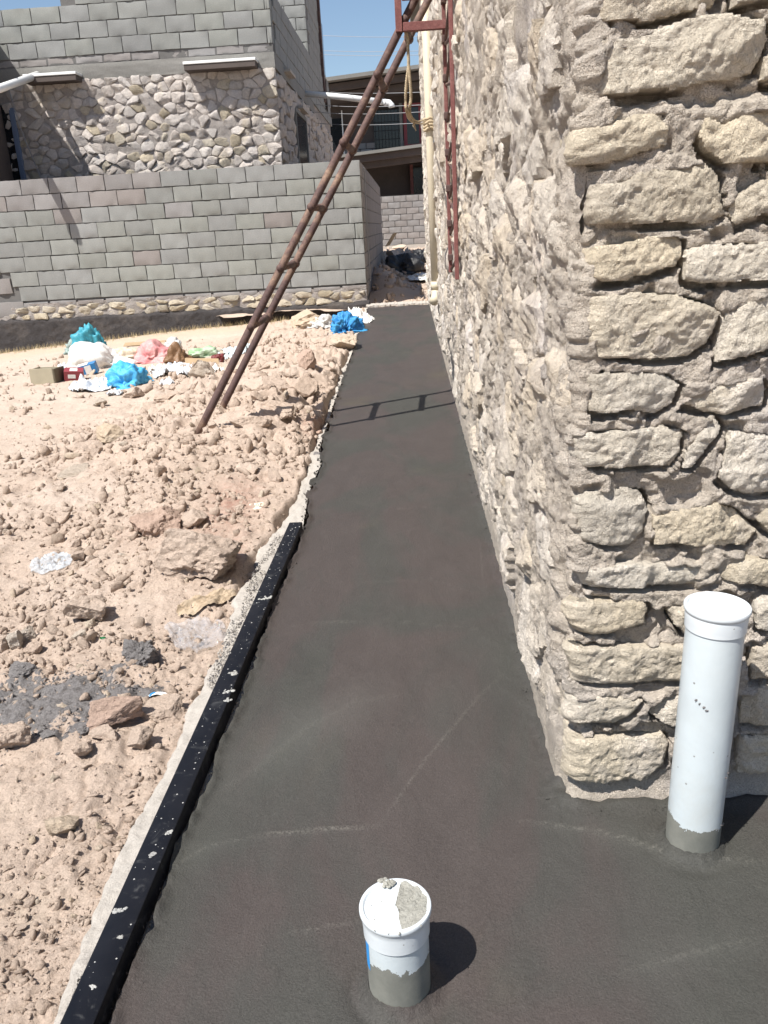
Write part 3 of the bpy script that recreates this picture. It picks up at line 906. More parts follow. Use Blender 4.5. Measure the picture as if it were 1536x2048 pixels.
XL = XL * (1 - foot) + (.283 - .004 * fbm(q * 30, 3, 88)) * foot
XL = XL + .03 * np.clip((1.64 - YL) / .05, 0, 1)
obj('mortar_bed', np.stack([XL, YL, ZL], 1), grid_faces(len(zl), len(yl))[:, ::-1], MORTAR, house, smooth=True)

ang = lambda a: np.array(a, float)
OUT_F = dict(O=(0, FY, 0), U=(1, 0, 0), Vv=(0, 0, 1), Wd=(0, -1, 0))
for i, pp in enumerate(FRONT):
    P = np.array([ony(a, b, FY - .01)[[0, 2]] for a, b in pp])
    if poly_area(P) < 0: P = P[::-1]
    corner = min(a_ for a_, b_ in pp) < 1225
    if corner:
        xc = P[:, 0].min() + .004
        P = P.copy(); P[P[:, 0] < xc + .016, 0] -= np.random.RandomState(i).uniform(.07, .15)
    V, F = stone_grid(P, .026, .05, 100 + i, .0038, .0062, 36, .04, 2, .013)
    V3 = wrap_corner(V, xc) if corner else to_frame(V, **OUT_F)
    o = obj('stone', V3, F, STONE, house)
    auto_smooth(o, 38)
nfront = len(FRONT)
# the rest of the front wall, past the right edge of the picture and above it
nind = nfront
extra = rubble(.80, 3.4, .08, 1.9, .24, .105, 301, .3)
for i, P in enumerate(extra):
    c = centroid(P)
    if c[0] < 1.5 and nind < nfront + 25:
        V, F = stone_patch(P, .03, .07, 400 + i, nang=24, fr=(0, .4, .75, .93, 1.0), shrink=.012, bulge=.1, flat=9, rough=.006, tilt=.07)
        auto_smooth(obj('stone', to_frame(V, **OUT_F), F, STONE, house), 55); nind += 1
# left face rubble: (u = y, v = z)
OUT_L = dict(O=(.288, 0, 0), U=(0, 1, 0), Vv=(0, 0, 1), Wd=(-1, 0, 0))
side = rubble(1.60, 15.0, .10, 4.1, .27, .165, 307, .48)
def vis(P):
    c = centroid(P)
    p = np.array([.288, c[0], c[1]]) - CC
    dz = p @ fw
    x, y = 768 + FPX * (p @ CR) / dz, 1024 - FPX * (p @ CU) / dz
    if y < -60: return -1
    return abs(poly_area(P)) / dz ** 2 * (abs(p[0]) / np.linalg.norm(p))
score = [vis(P) for P in side]
order = sorted(range(len(side)), key=lambda i: -score[i])
restV, restF, rn = [], [], 0
for rank, i in enumerate(order):
    P = side[i]
    rs = np.random.RandomState(900 + i)
    near = rank < 150
    if rs.rand() < .15: continue
    T = rs.uniform(-.004, .018) + (.018 if rs.rand() < .12 else 0)
    if rank < 130:
        V, F = stone_grid(P, T + .004, .045, 900 + i, .0075, .013, 19, .14, 3, .03, .012, .008)
    else:
        V, F = stone_patch(P, T, .045, 900 + i, nang=18, fr=(0, .45, .8, 1.0), shrink=rs.uniform(.000, .018), bulge=.10, flat=8,
                           rough=.017, freq=15, wob=.22, tilt=.20, facets=3)
    V3 = to_frame(V, **OUT_L)
    if nind < 299 and score[i] > 0:
        auto_smooth(obj('stone', V3, F, STONE_SIDE, house), 30); nind += 1
    else:
        restV.append(V3); restF += [tuple(int(j) + rn for j in f) for f in F]; rn += len(V3)
auto_smooth(obj('distant_stones', np.concatenate(restV), restF, STONE_SIDE, house, kind='stuff'), 30)

# ---------------------------------------------------------------- things on the house
dp = thing('downpipe', 'beige plastic downpipe fixed to the far end of the limestone house', 'drainpipe', (.24, 8.9, .5))
DX, DY = float(ony(867, 420, 8.9)[0]), 8.9
ZE = float(ony(870, 578, 8.9)[2])
MB().tube([(DX, DY, ZE), (DX - .006, DY, 2.0), (DX - .012, DY, 4.1)], .046, 20).build('pipe', BEIGE, dp, True)
MB().tube([(DX, DY, ZE - .005), (DX, DY, ZE + .075)], .053, 20).build('socket', BEIGE, dp, True)
MB().tube([(DX, DY, ZE), (DX - .003, DY - .015, ZE - .05), (DX - .012, DY - .06, ZE - .09), (DX - .03, DY - .11, ZE - .115)], .047, 20).build('elbow', BEIGE, dp, True)
for z in (2.1, 3.2):
    MB().tube([(DX - .006, DY - .01, z), (DX - .006, DY - .01, z + .03)], .056, 20).box((DX, DY - .03, z), (DX + .1, DY, z + .03)).build('clamp', RUST, dp)

lb = thing('lattice_bar', 'narrow red rusty steel lattice bar standing against the limestone house', 'steel bar', (.25, 5.3, .93))
for yy in (4.72, 5.46):
    MB().box((.240, yy - .012, .93), (.262, yy + .012, 4.1), .003).build('chord', RUST_RED, lb)
for k, zz in enumerate(np.arange(.95, 3.4, .105)):
    if k % 2: MB().tube([(.256, 4.735, zz), (.256, 5.445, zz + .09)], .009, 6).build('lacing_rod', RUST, lb)
    else: MB().tube([(.256, 5.445, zz), (.256, 4.735, zz + .09)], .009, 6).build('lacing_rod', RUST, lb)
for zz in np.arange(1.0, 3.0, .2):
    MB().box((.236, 5.43, zz), (.266, 5.49, zz + .04), .004).build('bracket_plate', RUST, lb)

wb = thing('wall_bracket', 'red painted angle iron frame jutting out from the house wall at the ladder top', 'bracket', (.1, 5.38, 2.25))
zb = float(ony(797, 60, 5.38)[2]); xb = float(ony(797, 60, 5.38)[0]); xr = float(ony(918, 52, 5.38)[0])
MB().box((xb - .016, 5.36, zb - .012), (xb + .022, 5.40, zb + .66), .002).build('post', RUST_RED, wb)
MB().box((xb + .026, 5.363, zb - .010), (xr, 5.375, zb + .034), .002).box((xb + .026, 5.375, zb - .010), (xr, 5.402, zb - .004)).build('lower_rail', RUST_RED, wb)
zt = float(ony(800, 3, 5.38)[2])
MB().box((xb + .026, 5.363, zt), (.30, 5.375, zt + .036), .002).build('upper_rail', RUST_RED, wb)
MB().box((xb + .026, 5.38, zb + .62), (.30, 5.40, zb + .655), .002).build('top_rail', RUST_RED, wb)

# ladder
F1, F2 = at(400, 860), at(440, 824)
F1[2] += .0; 
def ladder_top(F, px, py, m=.24):
    for y in np.linspace(F[1], F[1] + 1.5, 1500):
        p = ony(px, py, y)
        if p[1] - F[1] >= m * (p[2] - F[2]): return p
    return p
T1 = ladder_top(F1, 826, 8); d1 = (T1 - F1) / (T1[2] - F1[2]); E1 = F1 + d1 * (2.78 - F1[2]); 
T2 = ladder_top(F2, 853, 8); d2 = (T2 - F2) / (T2[2] - F2[2]); E2 = F2 + d2 * (2.78 - F2[2])
lad = thing('ladder', 'rusty steel pipe ladder leaning from the rubble up to the house wall', 'ladder', tuple((F1 + F2) / 2))
for A, B in ((F1 - d1 * .05, E1), (F2 - d2 * .05, E2)):
    pts = [A + (B - A) * t + np.array([0, 0, .004 * math.sin(9 * t)]) for t in np.linspace(0, 1, 16)]
    MB().tube(pts, .0228, 14).build('rail', RUST, lad, True)
for (px, py) in ((520, 652), (573, 536), (632, 413), (692, 285), (760, 150), (812, 42)):
    best = min(np.linspace(0, 1, 400), key=lambda t: abs(1024 - FPX * ((F1 + (E1 - F1) * t - CC) @ CU) / ((F1 + (E1 - F1) * t - CC) @ fw) - py))
    a = F1 + (E1 - F1) * best
    zf = (a[2] - F1[2]) / (E1[2] - F1[2])
    tb = min(np.linspace(0, 1, 400), key=lambda t: abs((F2 + (E2 - F2) * t)[2] - a[2]))
    b = F2 + (E2 - F2) * tb
    u = (b - a) / np.linalg.norm(b - a)
    MB().tube([a - u * .045, b + u * .03], .021, 12).tube([b - u * .06, b + u * .02], .029, 12).build('rung', RUST, lad, True)

# rope hanging from the bracket, tied to the downpipe
def strand(path_pts, r, turns, ph, n=150):
    P = np.array(path_pts, float)
    t = np.linspace(0, len(P) - 1, n)
    i = np.clip(t.astype(int), 0, len(P) - 2); f = (t - i)[:, None]
    p0, p1, p2, p3 = P[np.maximum(i - 1, 0)], P[i], P[i + 1], P[np.minimum(i + 2, len(P) - 1)]
    C = .5 * ((2 * p1) + (-p0 + p2) * f + (2 * p0 - 5 * p1 + 4 * p2 - p3) * f ** 2 + (-p0 + 3 * p1 - 3 * p2 + p3) * f ** 3)
    a = np.linspace(0, turns * 2 * math.pi, n) + ph
    return C + np.stack([r * np.cos(a), r * np.sin(a), 0 * a], 1)
rp = thing('rope', 'knotted hemp rope hanging from the red bracket and tied round the beige pipe', 'rope', (.1, 5.4, 1.9))
def pyo(px, py, y): return ony(px, py, y)
hang1 = [pyo(806, 55, 5.42), pyo(815, 75, 5.42), pyo(816, 100, 5.42), pyo(817, 130, 5.42), pyo(813, 165, 5.43), pyo(811, 200, 5.45), pyo(814, 225, 5.5), pyo(822, 242, 6.0), pyo(838, 247, 7.2), pyo(856, 248, 8.8)]
hang2 = [pyo(817, 130, 5.42), pyo(820, 160, 5.42), pyo(822, 195, 5.44), pyo(819, 220, 5.5), pyo(824, 236, 6.0), pyo(836, 243, 7.2), pyo(852, 238, 8.8)]
mb = MB()
for ph in (0, 2.1, 4.2): mb.tube(list(strand(hang1, .0052, 22, ph)), .0046, 6)
mb.build('cord', ROPE, rp, True)
mb = MB()
for ph in (1, 3.1, 5.2): mb.tube(list(strand(hang2, .0052, 16, ph)), .0046, 6)
mb.build('cord', ROPE, rp, True)
mb = MB()
for k in range(4):
    z = float(ony(857, 250, DY)[2]) - .04 + k * .028
    mb.tube([np.array([DX - .006 + .060 * math.cos(a), DY - .01 + .060 * math.sin(a), z + .012 * math.sin(3 * a)]) for a in np.linspace(0, 6.3, 24)], .014, 6)
mb.build('knot', ROPE, rp, True)
mb = MB()
for k in range(3): mb.tube([pyo(827 + k, 245, 6.3), pyo(826 + 2 * k, 252, 6.3), pyo(830 + k, 258 + 2 * k, 6.3)], .003, 5)
mb.build('frayed_end', ROPE, rp, True)

# ---------------------------------------------------------------- drain pipes in the path
def drain(cx, cy, h, r, rc, lab, cat, zl, lean=(0, 0), caph=.045):
    t = thing('drain_pipe', lab, cat, (cx, cy, 0))
    m_ = m_pvc('white_pvc', zl)
    o = MB().lathe((cx, cy, 0), [(r, -.05), (r, h * .3), (r, h * .6), (r, h - .012)], 64).build('pipe', m_, t, True, center=False)
    # cap: flat disc with a raised rim, a step and a lip
    pr = [(r + .0003, h - caph), (r + .0024, h - caph), (r + .0028, h - caph * .7), (r + .0036, h - caph * .45), (rc - .0035, h - .014), (rc - .0008, h - .010), (rc, h - .008), (rc, h - .003), (rc - .001, h - .001), (rc - .003, h), (rc - .006, h - .0005), (rc - .009, h - .004), (rc - .016, h - .0045), (.02, h - .004), (.0005, h - .004)]
    c = MB().lathe((cx, cy, 0), pr, 64).build('cap', CAPM, t)
    auto_smooth(c, 35)
    # wet mortar pushed up round the foot
    n_, V_, F_ = 64, [], []
    for j, (rr, zz) in enumerate(((r + .001, .016), (r + .004, .012), (r + .009, .007), (r + .015, .003), (r + .022, -.004))):
        for k in range(n_):
            a = 2 * math.pi * k / n_
            w = 1 + .5 * math.sin(2 * a + cx * 9) * .4 + random.uniform(-.12, .12)
            V_.append((cx + (rr + .003 * random.uniform(-1, 1) * (j > 0)) * math.cos(a), cy + (rr + .003 * random.uniform(-1, 1) * (j > 0)) * math.sin(a), zz * w))
    for j in range(4):
        for k in range(n_): F_.append((j * n_ + k, (j + 1) * n_ + k, (j + 1) * n_ + (k + 1) % n_, j * n_ + (k + 1) % n_))
    obj('mortar_collar', V_, F_, WET, t, True)
    if lean != (0, 0): t.rotation_euler = (lean[0], lean[1], 0)
    return t
def m_cap():
    m = NT('white_cap')
    c = m.mix(1.0, (0.576, 0.612, 0.63), m.ramp(m.noise(12.6, 4.5, 0.54), [(.3, .94), (.7, 1.03)]), 'MULTIPLY')
    sp = m.ramp(m.vor(75), [(.10, 1.0), (.13, 0.0)])
    sp = m.math('MULTIPLY', sp, m.ramp(m.noise(22, 3), [(.55, 0.0), (.6, .8)]))
    c = m.mix(sp, c, (.28, .27, .25))
    m.bump([(m.noise(50, 4), .0004)])
    return m.out(c, .35, .4)
CAPM = m_cap()
d1_ = drain(-.067, 1.09, .178, .052, .0592, 'short capped white drain pipe smeared with cement in the path foreground', 'drain pipe', .085, caph=.052)
d2_ = drain(.525, 1.425, .535, .052, .0588, 'tall capped white drain pipe standing by the stone house corner', 'drain pipe', .072, (math.radians(.6), math.radians(1.2)), caph=.045)
# grey cement wiped across half of the short cap, with ridges left by the fingers
n_r, n_c = 26, 34
V = []; 
for i in range(n_r):
    for j in range(n_c):
        a = math.radians(-78 + 158 * j / (n_c - 1)); f = i / (n_r - 1)
        x0 = -.004 + .006 * math.sin(j * .9) ; 
        rr = .0555 * f
        x = max(x0 + .010 * vn(np.array([[j * .5, 3., 1.]]), 5)[0], rr * math.cos(a)); y = rr * math.sin(a)
        z = .1745 + .0022 + .0012 * math.sin((math.hypot(x + .01, y - .03)) * 420) * (.4 + .6 * f) + .0008 * random.uniform(-1, 1) - .002 * (f > .97) - .002 * (rr * math.cos(a) < x0)
        V.append((-.067 + x, 1.09 + y, z))
CEM = m_stone('wet_cement', (.36, .35, .305), (.33, .32, .28), (.40, .385, .34), .002, 0)
obj('cement_smear', V, grid_faces(n_r, n_c), CEM, d1_, True)
mb = MB()
for k in range(46):
    if k < 16: a, rr, s, z = math.radians(random.uniform(95, 118)), random.uniform(.040, .058), random.uniform(.003, .007), .178
    elif k < 34: a, rr, s, z = math.radians(random.uniform(-125, -25)), random.uniform(.05, .0605), random.uniform(.0012, .0035), .176
    else: a, rr, s, z = random.uniform(0, 6.28), random.uniform(.01, .055), random.uniform(.0008, .0018), .1745
    Vr = rock_verts(5000 + k, 1) * s * np.array([1, 1, .7])
    mb.add(Vr + np.array([-.067 + rr * math.cos(a), 1.09 + rr * math.sin(a), z]), ICO[1][1])
mb.build('cement_crumbs', CEM, d1_, kind='stuff')
# blue printed stripe on the side of the short pipe
V = []
for i in range(8):
    for j in range(2):
        a = math.radians(188 + 3.0 * i)
        V.append((-.067 + .0523 * math.cos(a), 1.09 + .0523 * math.sin(a), .066 + .062 * j))
BLUEP = m_plain('blue_print', (.03, .26, .62), .4, .4, .05)
obj('printed_stripe', V, [(i * 2, i * 2 + 2, i * 2 + 3, i * 2 + 1) for i in range(7)], BLUEP, d1_)
# grey scuff on the tall pipe
mb = MB()
for k, (px, py) in enumerate(((1388, 1406), (1393, 1411), (1400, 1416), (1406, 1421), (1452, 1563), (1458, 1557), (1455, 1668), (1447, 1662))):
    p = ony(px, py, 1.425 - .0525)
    dx = p[0] - .525; p[1] = 1.425 - math.sqrt(max(.0528 ** 2 - dx ** 2, 1e-6))
    mb.add(rock_verts(5200 + k, 1) * np.array([.0045, .001, .003]) + p, ICO[1][1])
mb.build('cement_crumbs', CLOD_GREY, d2_, kind='stuff')

# ---------------------------------------------------------------- black tube
zt = .038
A = onz(117, 2048, zt); B = onz(578, 1045, zt)
dirt_ = (B - A) / np.linalg.norm(B - A); wv = np.array([dirt_[1], -dirt_[0], 0]); TW = .058
A0 = A - dirt_ * .75
tb = thing('black_tube', 'black painted steel box tube spotted with cement along the path edge', 'steel tube', tuple(A0))
V = []
bev = .005
prof = [(0, STRIP_Z + bev), (bev, STRIP_Z), (TW - bev, STRIP_Z), (TW, STRIP_Z + bev), (TW, zt - bev), (TW - bev * .3, zt - bev * .3), (TW - bev, zt), (bev, zt), (bev * .3, zt - bev * .3), (0, zt - bev)]
for P0 in (A0, B):
    for (s_, z) in prof:
        p = P0 + wv * s_; V.append((p[0], p[1], z))
n = len(prof)
inn = [(s_ + (.004 if s_ < TW / 2 else -.004), z + (.004 if z < .01 else -.004)) for s_, z in prof]
for P0 in (B, B - dirt_ * .2):
    for (s_, z) in inn:
        p = P0 + wv * s_; V.append((p[0], p[1], z))
F = []
for a_, b_ in ((0, 1), (1, 2), (2, 3)):
    for k in range(n): F.append((a_ * n + k, b_ * n + k, b_ * n + (k + 1) % n, a_ * n + (k + 1) % n))
auto_smooth(obj('tube_body', V, F, TUBE, tb), 30)
SPL = m_stone('dried_cement', (.50, .49, .46), (.46, .45, .42), (.54, .53, .50), .003, .1)
def splat(px, py, r, sub=3, fl=.16, seed=0, ang_=0, asp=1.0):
    p = onz(px, py, zt); rs = np.random.RandomState(seed); Vs, Fs, n0 = [], [], 0
    for k in range(16):
        o_ = rs.normal(0, .42, 2) * np.array([asp, 1]) * r; q = r * rs.uniform(.12, .5) if k else r * .6
        Vr = ICO[2][0] * (1 + .3 * fbm(ICO[2][0] * 3 + seed + k, 2, seed + k))[:, None] * np.array([q, q, min(q, r * .4) * .55])
        Vr = Vr + np.array([o_[0], o_[1], 0]); Vs.append(Vr); Fs.append(ICO[2][1] + n0); n0 += len(Vr)
    V = np.concatenate(Vs) @ rotm(0, 0, ang_).T
    return V + p, np.concatenate(Fs)
for i, (px, py, r, a, asp) in enumerate(((237, 1820, .0085, .3, 1.7), (306, 1708, .007, .2, 1), (241, 1874, .006, .8, 1.3), (188, 1974, .005, 0, 1), (458, 1382, .010, .9, 1.5), (470, 1346, .012, 1.1, 1.5), (528, 1197, .012, .5, 2.6), (338, 1664, .006, .6, 1.8), (455, 1401, .008, .4, 1.5))):
    V, F = splat(px, py, r, 3, .15, 60 + i, a, asp)
    o = obj('cement_splat', V, F, SPL, tb)
mb = MB()
for k in range(130):
    t = random.random() ** .8
    p = A + (B - A) * t
    pp = p + wv * random.uniform(.004, TW - .004)
    r = random.choice((.0005, .0006, .0008, .001, .0016)) * (1 + .8 * t)
    mb.add(ICO[1][0] * np.array([r, r, r * .5]) + np.array([pp[0], pp[1], zt]), ICO[1][1])
mb.build('cement_specks', SPL, tb, kind='stuff')
# ==PART3==

# ================================================================== BLOCK WALL in front of the neighbour
def block_mesh(seed, L, Hh, D=.2, nu=9, nv=5):
    """a concrete block face with slightly broken edges; local x along the wall, y into the wall, z up"""
    rs = np.random.RandomState(seed)
    us, vs = np.linspace(-.5, .5, nu) * L, np.linspace(0, 1, nv) * Hh
    U, Vv = np.meshgrid(us, vs); U, Vv = U.ravel(), Vv.ravel()
    q = np.stack([U, Vv, 0 * U + seed], 1)
    y = .004 * vn(q * 14, seed) + .0025 * vn(q * 40, seed + 1)
    eu, ev = np.minimum(U + L / 2, L / 2 - U), np.minimum(Vv, Hh - Vv)
    edge = (np.minimum(eu, ev) < 1e-6)
    y = y + np.where(edge, .003 + .013 * np.clip(vn(q * 11, seed + 2), -.3, 1), 0)
    U = U + np.where(eu < 1e-6, -np.sign(U) * .004 * (1 + vn(q * 13, seed + 3)), 0)
    Vv2 = Vv + np.where(ev < 1e-6, np.where(Vv < Hh / 2, 1, -1) * .004 * (1 + vn(q * 13, seed + 4)), 0)
    V = np.stack([U, y, Vv2], 1).tolist()
    F = grid_faces(nv, nu).tolist()
    # sides and back
    ring = list(range(nu)) + [r * nu + nu - 1 for r in range(1, nv)] + [(nv - 1) * nu + c for c in range(nu - 2, -1, -1)] + [r * nu for r in range(nv - 2, 0, -1)]
    b0 = len(V)
    for i in ring: V.append([V[i][0], D, V[i][2]])
    m_ = len(ring)
    for k in range(m_): F.append((ring[(k + 1) % m_], ring[k], b0 + k, b0 + (k + 1) % m_))
    return V, F
BM = {}
def block_set(key, L, Hh, mat, nvar=5):
    BM[key] = [mesh('block', *block_mesh(hash(key) % 97 + 13 * i if False else 31 * len(BM) + 7 * i, L, Hh), mat) for i in range(nvar)]
    for me in BM[key]:
        me.polygons.foreach_set('use_smooth', np.ones(len(me.polygons), bool)); me.set_sharp_from_angle(angle=math.radians(35))
    return key
def put_block(parent, key, x, y, z, name='block', rz=0, sc=(1, 1, 1)):
    me = random.choice(BM[key])
    return link(name, me, parent, (x, y, z), rot=(random.uniform(-.006, .006), random.uniform(-.006, .006), rz + random.uniform(-.008, .008)), scale=sc)

WY = 14.2; WX1 = -.722; BL, BH = .452, .2345; ZT = 2.243
bw = thing('block_wall', 'low grey concrete block wall on a yellow rubble footing with a dark plastered base', 'wall', (-4, WY + .1, -.4))
MB().box((-9.5, WY + .03, -.8), (WX1 - .012, WY + .19, ZT - .012)).box((WX1 - .19, WY + .03, -.8), (WX1 - .013, 24.6, ZT - .014)).build('wall_core', JOINT, bw)
block_set('grey', BL - .006, BH - .006, BLOCK); block_set('pink', BL - .006, BH - .006, BLOCK_PINK, 4)
block_set('half', BL - .014, .075, BLOCK_PINK, 4)
left_ends = [-9.2, -9.2, -9.2, -6.75, -6.72, -6.62, -6.50, -6.30]
off = [.0, .62, .18, .50, .30, .36, .95, .74]
for r in range(8):
    z = ZT - (r + 1) * BH
    x = WX1 - BL * off[r] if off[r] > .05 else WX1
    if x < WX1:      # closing piece at the corner
        w = WX1 - x
        if w > .24 * BL:
            put_block(bw, 'grey', WX1 - w / 2, WY, z, sc=((w - .014) / (BL - .014), 1, 1))
        else: x = WX1
    while x - BL > left_ends[r] - .25:
        pink = (r in (0, 1) and x < -4.6 + .9 * (r == 0)) or random.random() < .05
        if x > -7.9:
            put_block(bw, 'pink' if pink else 'grey', x - BL / 2, WY + random.uniform(-.003, .004), z + random.uniform(-.002, .002), sc=(1, 1, 1))
        x -= BL
# closure cut block pieces near the corner
x = WX1; z = ZT - 8 * BH - .092
while x > -6.4:
    w = BL * random.choice((1, 1, 1, .9, .6)); put_block(bw, 'half', x - w / 2, WY - .002, z, sc=(w / BL, 1, random.uniform(.75, 1.0))); x -= w + .02
# end of an older wall keyed in at the left
for (x, z, s_) in ((-6.98, 1.05, 1.0), (-6.85, .50, 1.15), (-6.72, .12, 1.25), (-7.3, 1.3, 1), (-7.35, .78, 1)):
    put_block(bw, 'pink', x, WY - .01, z, sc=(s_, 1, 1.1))
xx = np.linspace(-9.5, WX1 - .005, 300); zz = np.linspace(.02, .32, 24)
A_, B_ = np.meshgrid(xx, zz); A_, B_ = A_.ravel(), B_.ravel(); q = np.stack([A_, B_, 0 * A_], 1)
obj('mortar_bed', np.stack([A_, WY + .0 - .03 * fbm(q * 9, 4, 405, .6), B_], 1), grid_faces(24, 300), MORTAR_FAR, bw, smooth=True)
fr_w = dict(O=(0, WY, 0), U=(1, 0, 0), Vv=(0, 0, 1), Wd=(0, -1, 0))
for i, P in enumerate(rubble(-6.8, WX1 - .02, .06, .285, .25, .112, 411, .48) + rubble(-7.2, -6.75, .70, 1.55, .17, .13, 412, .35)):
    c = centroid(P)
    V, F = stone_patch(P, random.uniform(.005, .045), .05, 1400 + i, nang=14, fr=(0, .5, .84, 1.0), shrink=random.uniform(.0, .02), bulge=.15, flat=5, rough=.014, freq=12, wob=.25, facets=2, tilt=.35)
    auto_smooth(obj('stone', to_frame(V, **fr_w), F, STONE_YEL, bw), 28)
xx = np.linspace(-9.5, WX1 + .03, 320); zz = np.linspace(-.75, .10, 44)
A_, B_ = np.meshgrid(xx, zz); A_, B_ = A_.ravel(), B_.ravel()
q = np.stack([A_, B_, 0 * A_], 1)
yy = WY - .05 - .02 * fbm(q * 3, 3, 501) - .016 * fbm(q * 14, 4, 502, .6)
top = sstep(.03, .10, B_ + .02 * fbm(q * 4, 3, 503)); yy = yy + .06 * top
obj('plaster_base', np.stack([A_, yy, B_ + .02 * vn(q * 5, 504) * top], 1), grid_faces(44, 320), PLASTER, bw, smooth=True)
MB().box((WX1 - .05, WY - .04, -.75), (WX1 + .035, WY + .3, .045), .01).build('plaster_base', PLASTER, bw)
# shaded side along the lane: courses joined, each only a few pixels wide
mb = MB()
for r in range(9):
    z = ZT - (r + 1) * BH
    y = WY + .205 + (.24 if r % 2 else .0)
    while y < 24.2:
        mb.box((WX1 - .17, y + .008, z + .008), (WX1 - random.uniform(0, .006), y + .44, z + BH - .008), .006); y += .452
mb.build('side_blocks', BLOCK_PINK, bw, kind='stuff')
MB().tube([(WX1 + .02, 14.95, ZT - .08), (WX1 + .035, 15.0, ZT - .14), (WX1 + .02, 15.0, 1.2), (WX1 + .03, 15.02, .35)], .010, 6).build('cable', WIRE, bw)

# ================================================================== NEIGHBOUR'S HOUSE
NY = 15.8; NX = -2.135
nh = thing('neighbour_house', 'grey rubble stone house with block parapet and side wall in shade behind the block wall', 'house', (-6, 20, -.4))
MB().box((-12, NY + .035, -.6), (NX - .03, 26.9, 4.95)).build('wall_core', MORTAR_FAR, nh)
MB().box((-4.6, 21.75, 4.9), (NX - .012, 24.95, 7.9)).build('upper_storey_core', JOINT, nh)
CB = .251
block_set('n', .484, CB - .007, BLOCK)
block_set('nh', .46, .115, BLOCK_PINK)
fr_n = dict(O=(0, NY, 0), U=(1, 0, 0), Vv=(0, 0, 1), Wd=(0, -1, 0))
MB().box((-12, NY + .01, 4.09), (-5.62, NY + .19, 4.98)).box((-5.619, NY + .01, 4.09), (NX - .01, NY + .2, 5.6)).build('parapet_core', JOINT, nh)
for r in range(7):                     # parapet courses from the beam upwards
    z = 4.235 + r * CB
    x = NX - (.30 if r % 2 else .09)
    put_block(nh, 'n', NX - (NX - x) / 2, NY - .01, z, sc=((NX - x - .014) / .475, 1, 1))
    lim = -7.4 if r < 3 else (-5.62 if r == 3 else -4.6)
    while x - .49 > lim:
        put_block(nh, 'n', x - .245, NY - .01 + random.uniform(-.004, .004), z + random.uniform(-.003, .003)); x -= .49
x = NX - .02
while x > -7.3:
    put_block(nh, 'nh', x - .23, NY + random.uniform(0, .012), 4.105 + random.uniform(0, .008), sc=(1, 1, random.uniform(.85, 1.05))); x -= .482
xx = np.linspace(-8.2, NX + .004, 130); zz = np.linspace(3.86, 4.10, 10)
A_, B_ = np.meshgrid(xx, zz); A_, B_ = A_.ravel(), B_.ravel(); q = np.stack([A_, B_ * 4, 0 * A_], 1)
obj('concrete_beam', np.stack([A_, NY - .012 - .006 * np.round(2 * vn(q * np.array([.15, 2, 1]), 4)) / 2 - .004 * vn(q * 9, 5), B_], 1), grid_faces(10, 130), BEAM, nh)
MB().box((NX - .4, NY + .0, 3.862), (NX + .008, 22.0, 4.09)).build('concrete_beam', BEAM, nh)
xx = np.linspace(-8.2, NX, 220); zz = np.linspace(2.0, 3.87, 70)
A_, B_ = np.meshgrid(xx, zz); A_, B_ = A_.ravel(), B_.ravel(); q = np.stack([A_, B_, 0 * A_], 1)
obj('mortar_bed', np.stack([A_, NY + .004 - .022 * fbm(q * 6, 4, 605, .6), B_], 1), grid_faces(70, 220), MORTAR_FAR, nh, smooth=True)
for i, P in enumerate(rubble(-6.95, NX, 2.25, 3.88, .205, .142, 611, .47)):
    rs = np.random.RandomState(1700 + i)
    if rs.rand() < .05: continue
    V, F = stone_patch(P, rs.uniform(.008, .045), .06, 1700 + i, nang=16, fr=(0, .5, .86, 1.0), shrink=rs.uniform(-.004, .009), bulge=.1, flat=6, rough=.012, freq=9, wob=.15, tilt=.32, facets=2, flim=.035)
    auto_smooth(obj('stone', to_frame(V, **fr_n), F, STONE_YEL if rs.rand() < .12 else STONE_FAR, nh), 25)
# quoin and shaded side wall
mb = MB(); rs = np.random.RandomState(5)
fr_s = dict(O=(NX, 0, 0), U=(0, 1, 0), Vv=(0, 0, 1), Wd=(1, 0, 0))
SV, SF, sn = [], [], 0
for i, P in enumerate(rubble(NY + .05, 26.8, 2.0, 3.85, .34, .2, 613, .42)):
    c = centroid(P)
    if 17.9 < c[0] < 19.9 and c[1] < 3.55: continue
    V, F = stone_patch(P, .03, .05, 2000 + i, nang=12, fr=(0, .6, 1.0), shrink=.012, rough=.012, freq=9)
    SV.append(to_frame(V, **fr_s)); SF += [tuple(j + sn for j in f) for f in F]; sn += len(V)
auto_smooth(obj('side_stones', np.concatenate(SV), SF, STONE_FAR, nh, kind='stuff'), 45)
mb = MB()
for r in range(6):
    z = 4.1 + r * CB; y = NY + .2 + (.24 if r % 2 else 0)
    while y < 26.7:
        zlim = 5.08 if y > 15.8 else 9
        if z + CB <= 5.12: mb.box((NX - .17, y + .007, z + .007), (NX + random.uniform(.002, .010), y + .47, z + CB - .007), .006)
        y += .485
for r in range(11):
    z = 5.1 + r * CB; y = 21.95 + (.24 if r % 2 else 0)
    while y < 24.6:
        mb.box((NX - .17, y + .007, z + .007), (NX + random.uniform(-.004, .004), y + .47, z + CB - .007), .006); y += .485
mb.build('side_blocks', BLOCK, nh, kind='stuff')
for r in range(10):                    # lit front of the upper storey
    z = 5.09 + r * CB; x = NX - (.0 if r % 2 else .24)
    if r % 2 == 0: put_block(nh, 'n', NX - .12, 21.72, z, sc=(.47, 1, 1))
    while x > -4.2:
        put_block(nh, 'n', x - .245, 21.72, z); x -= .49
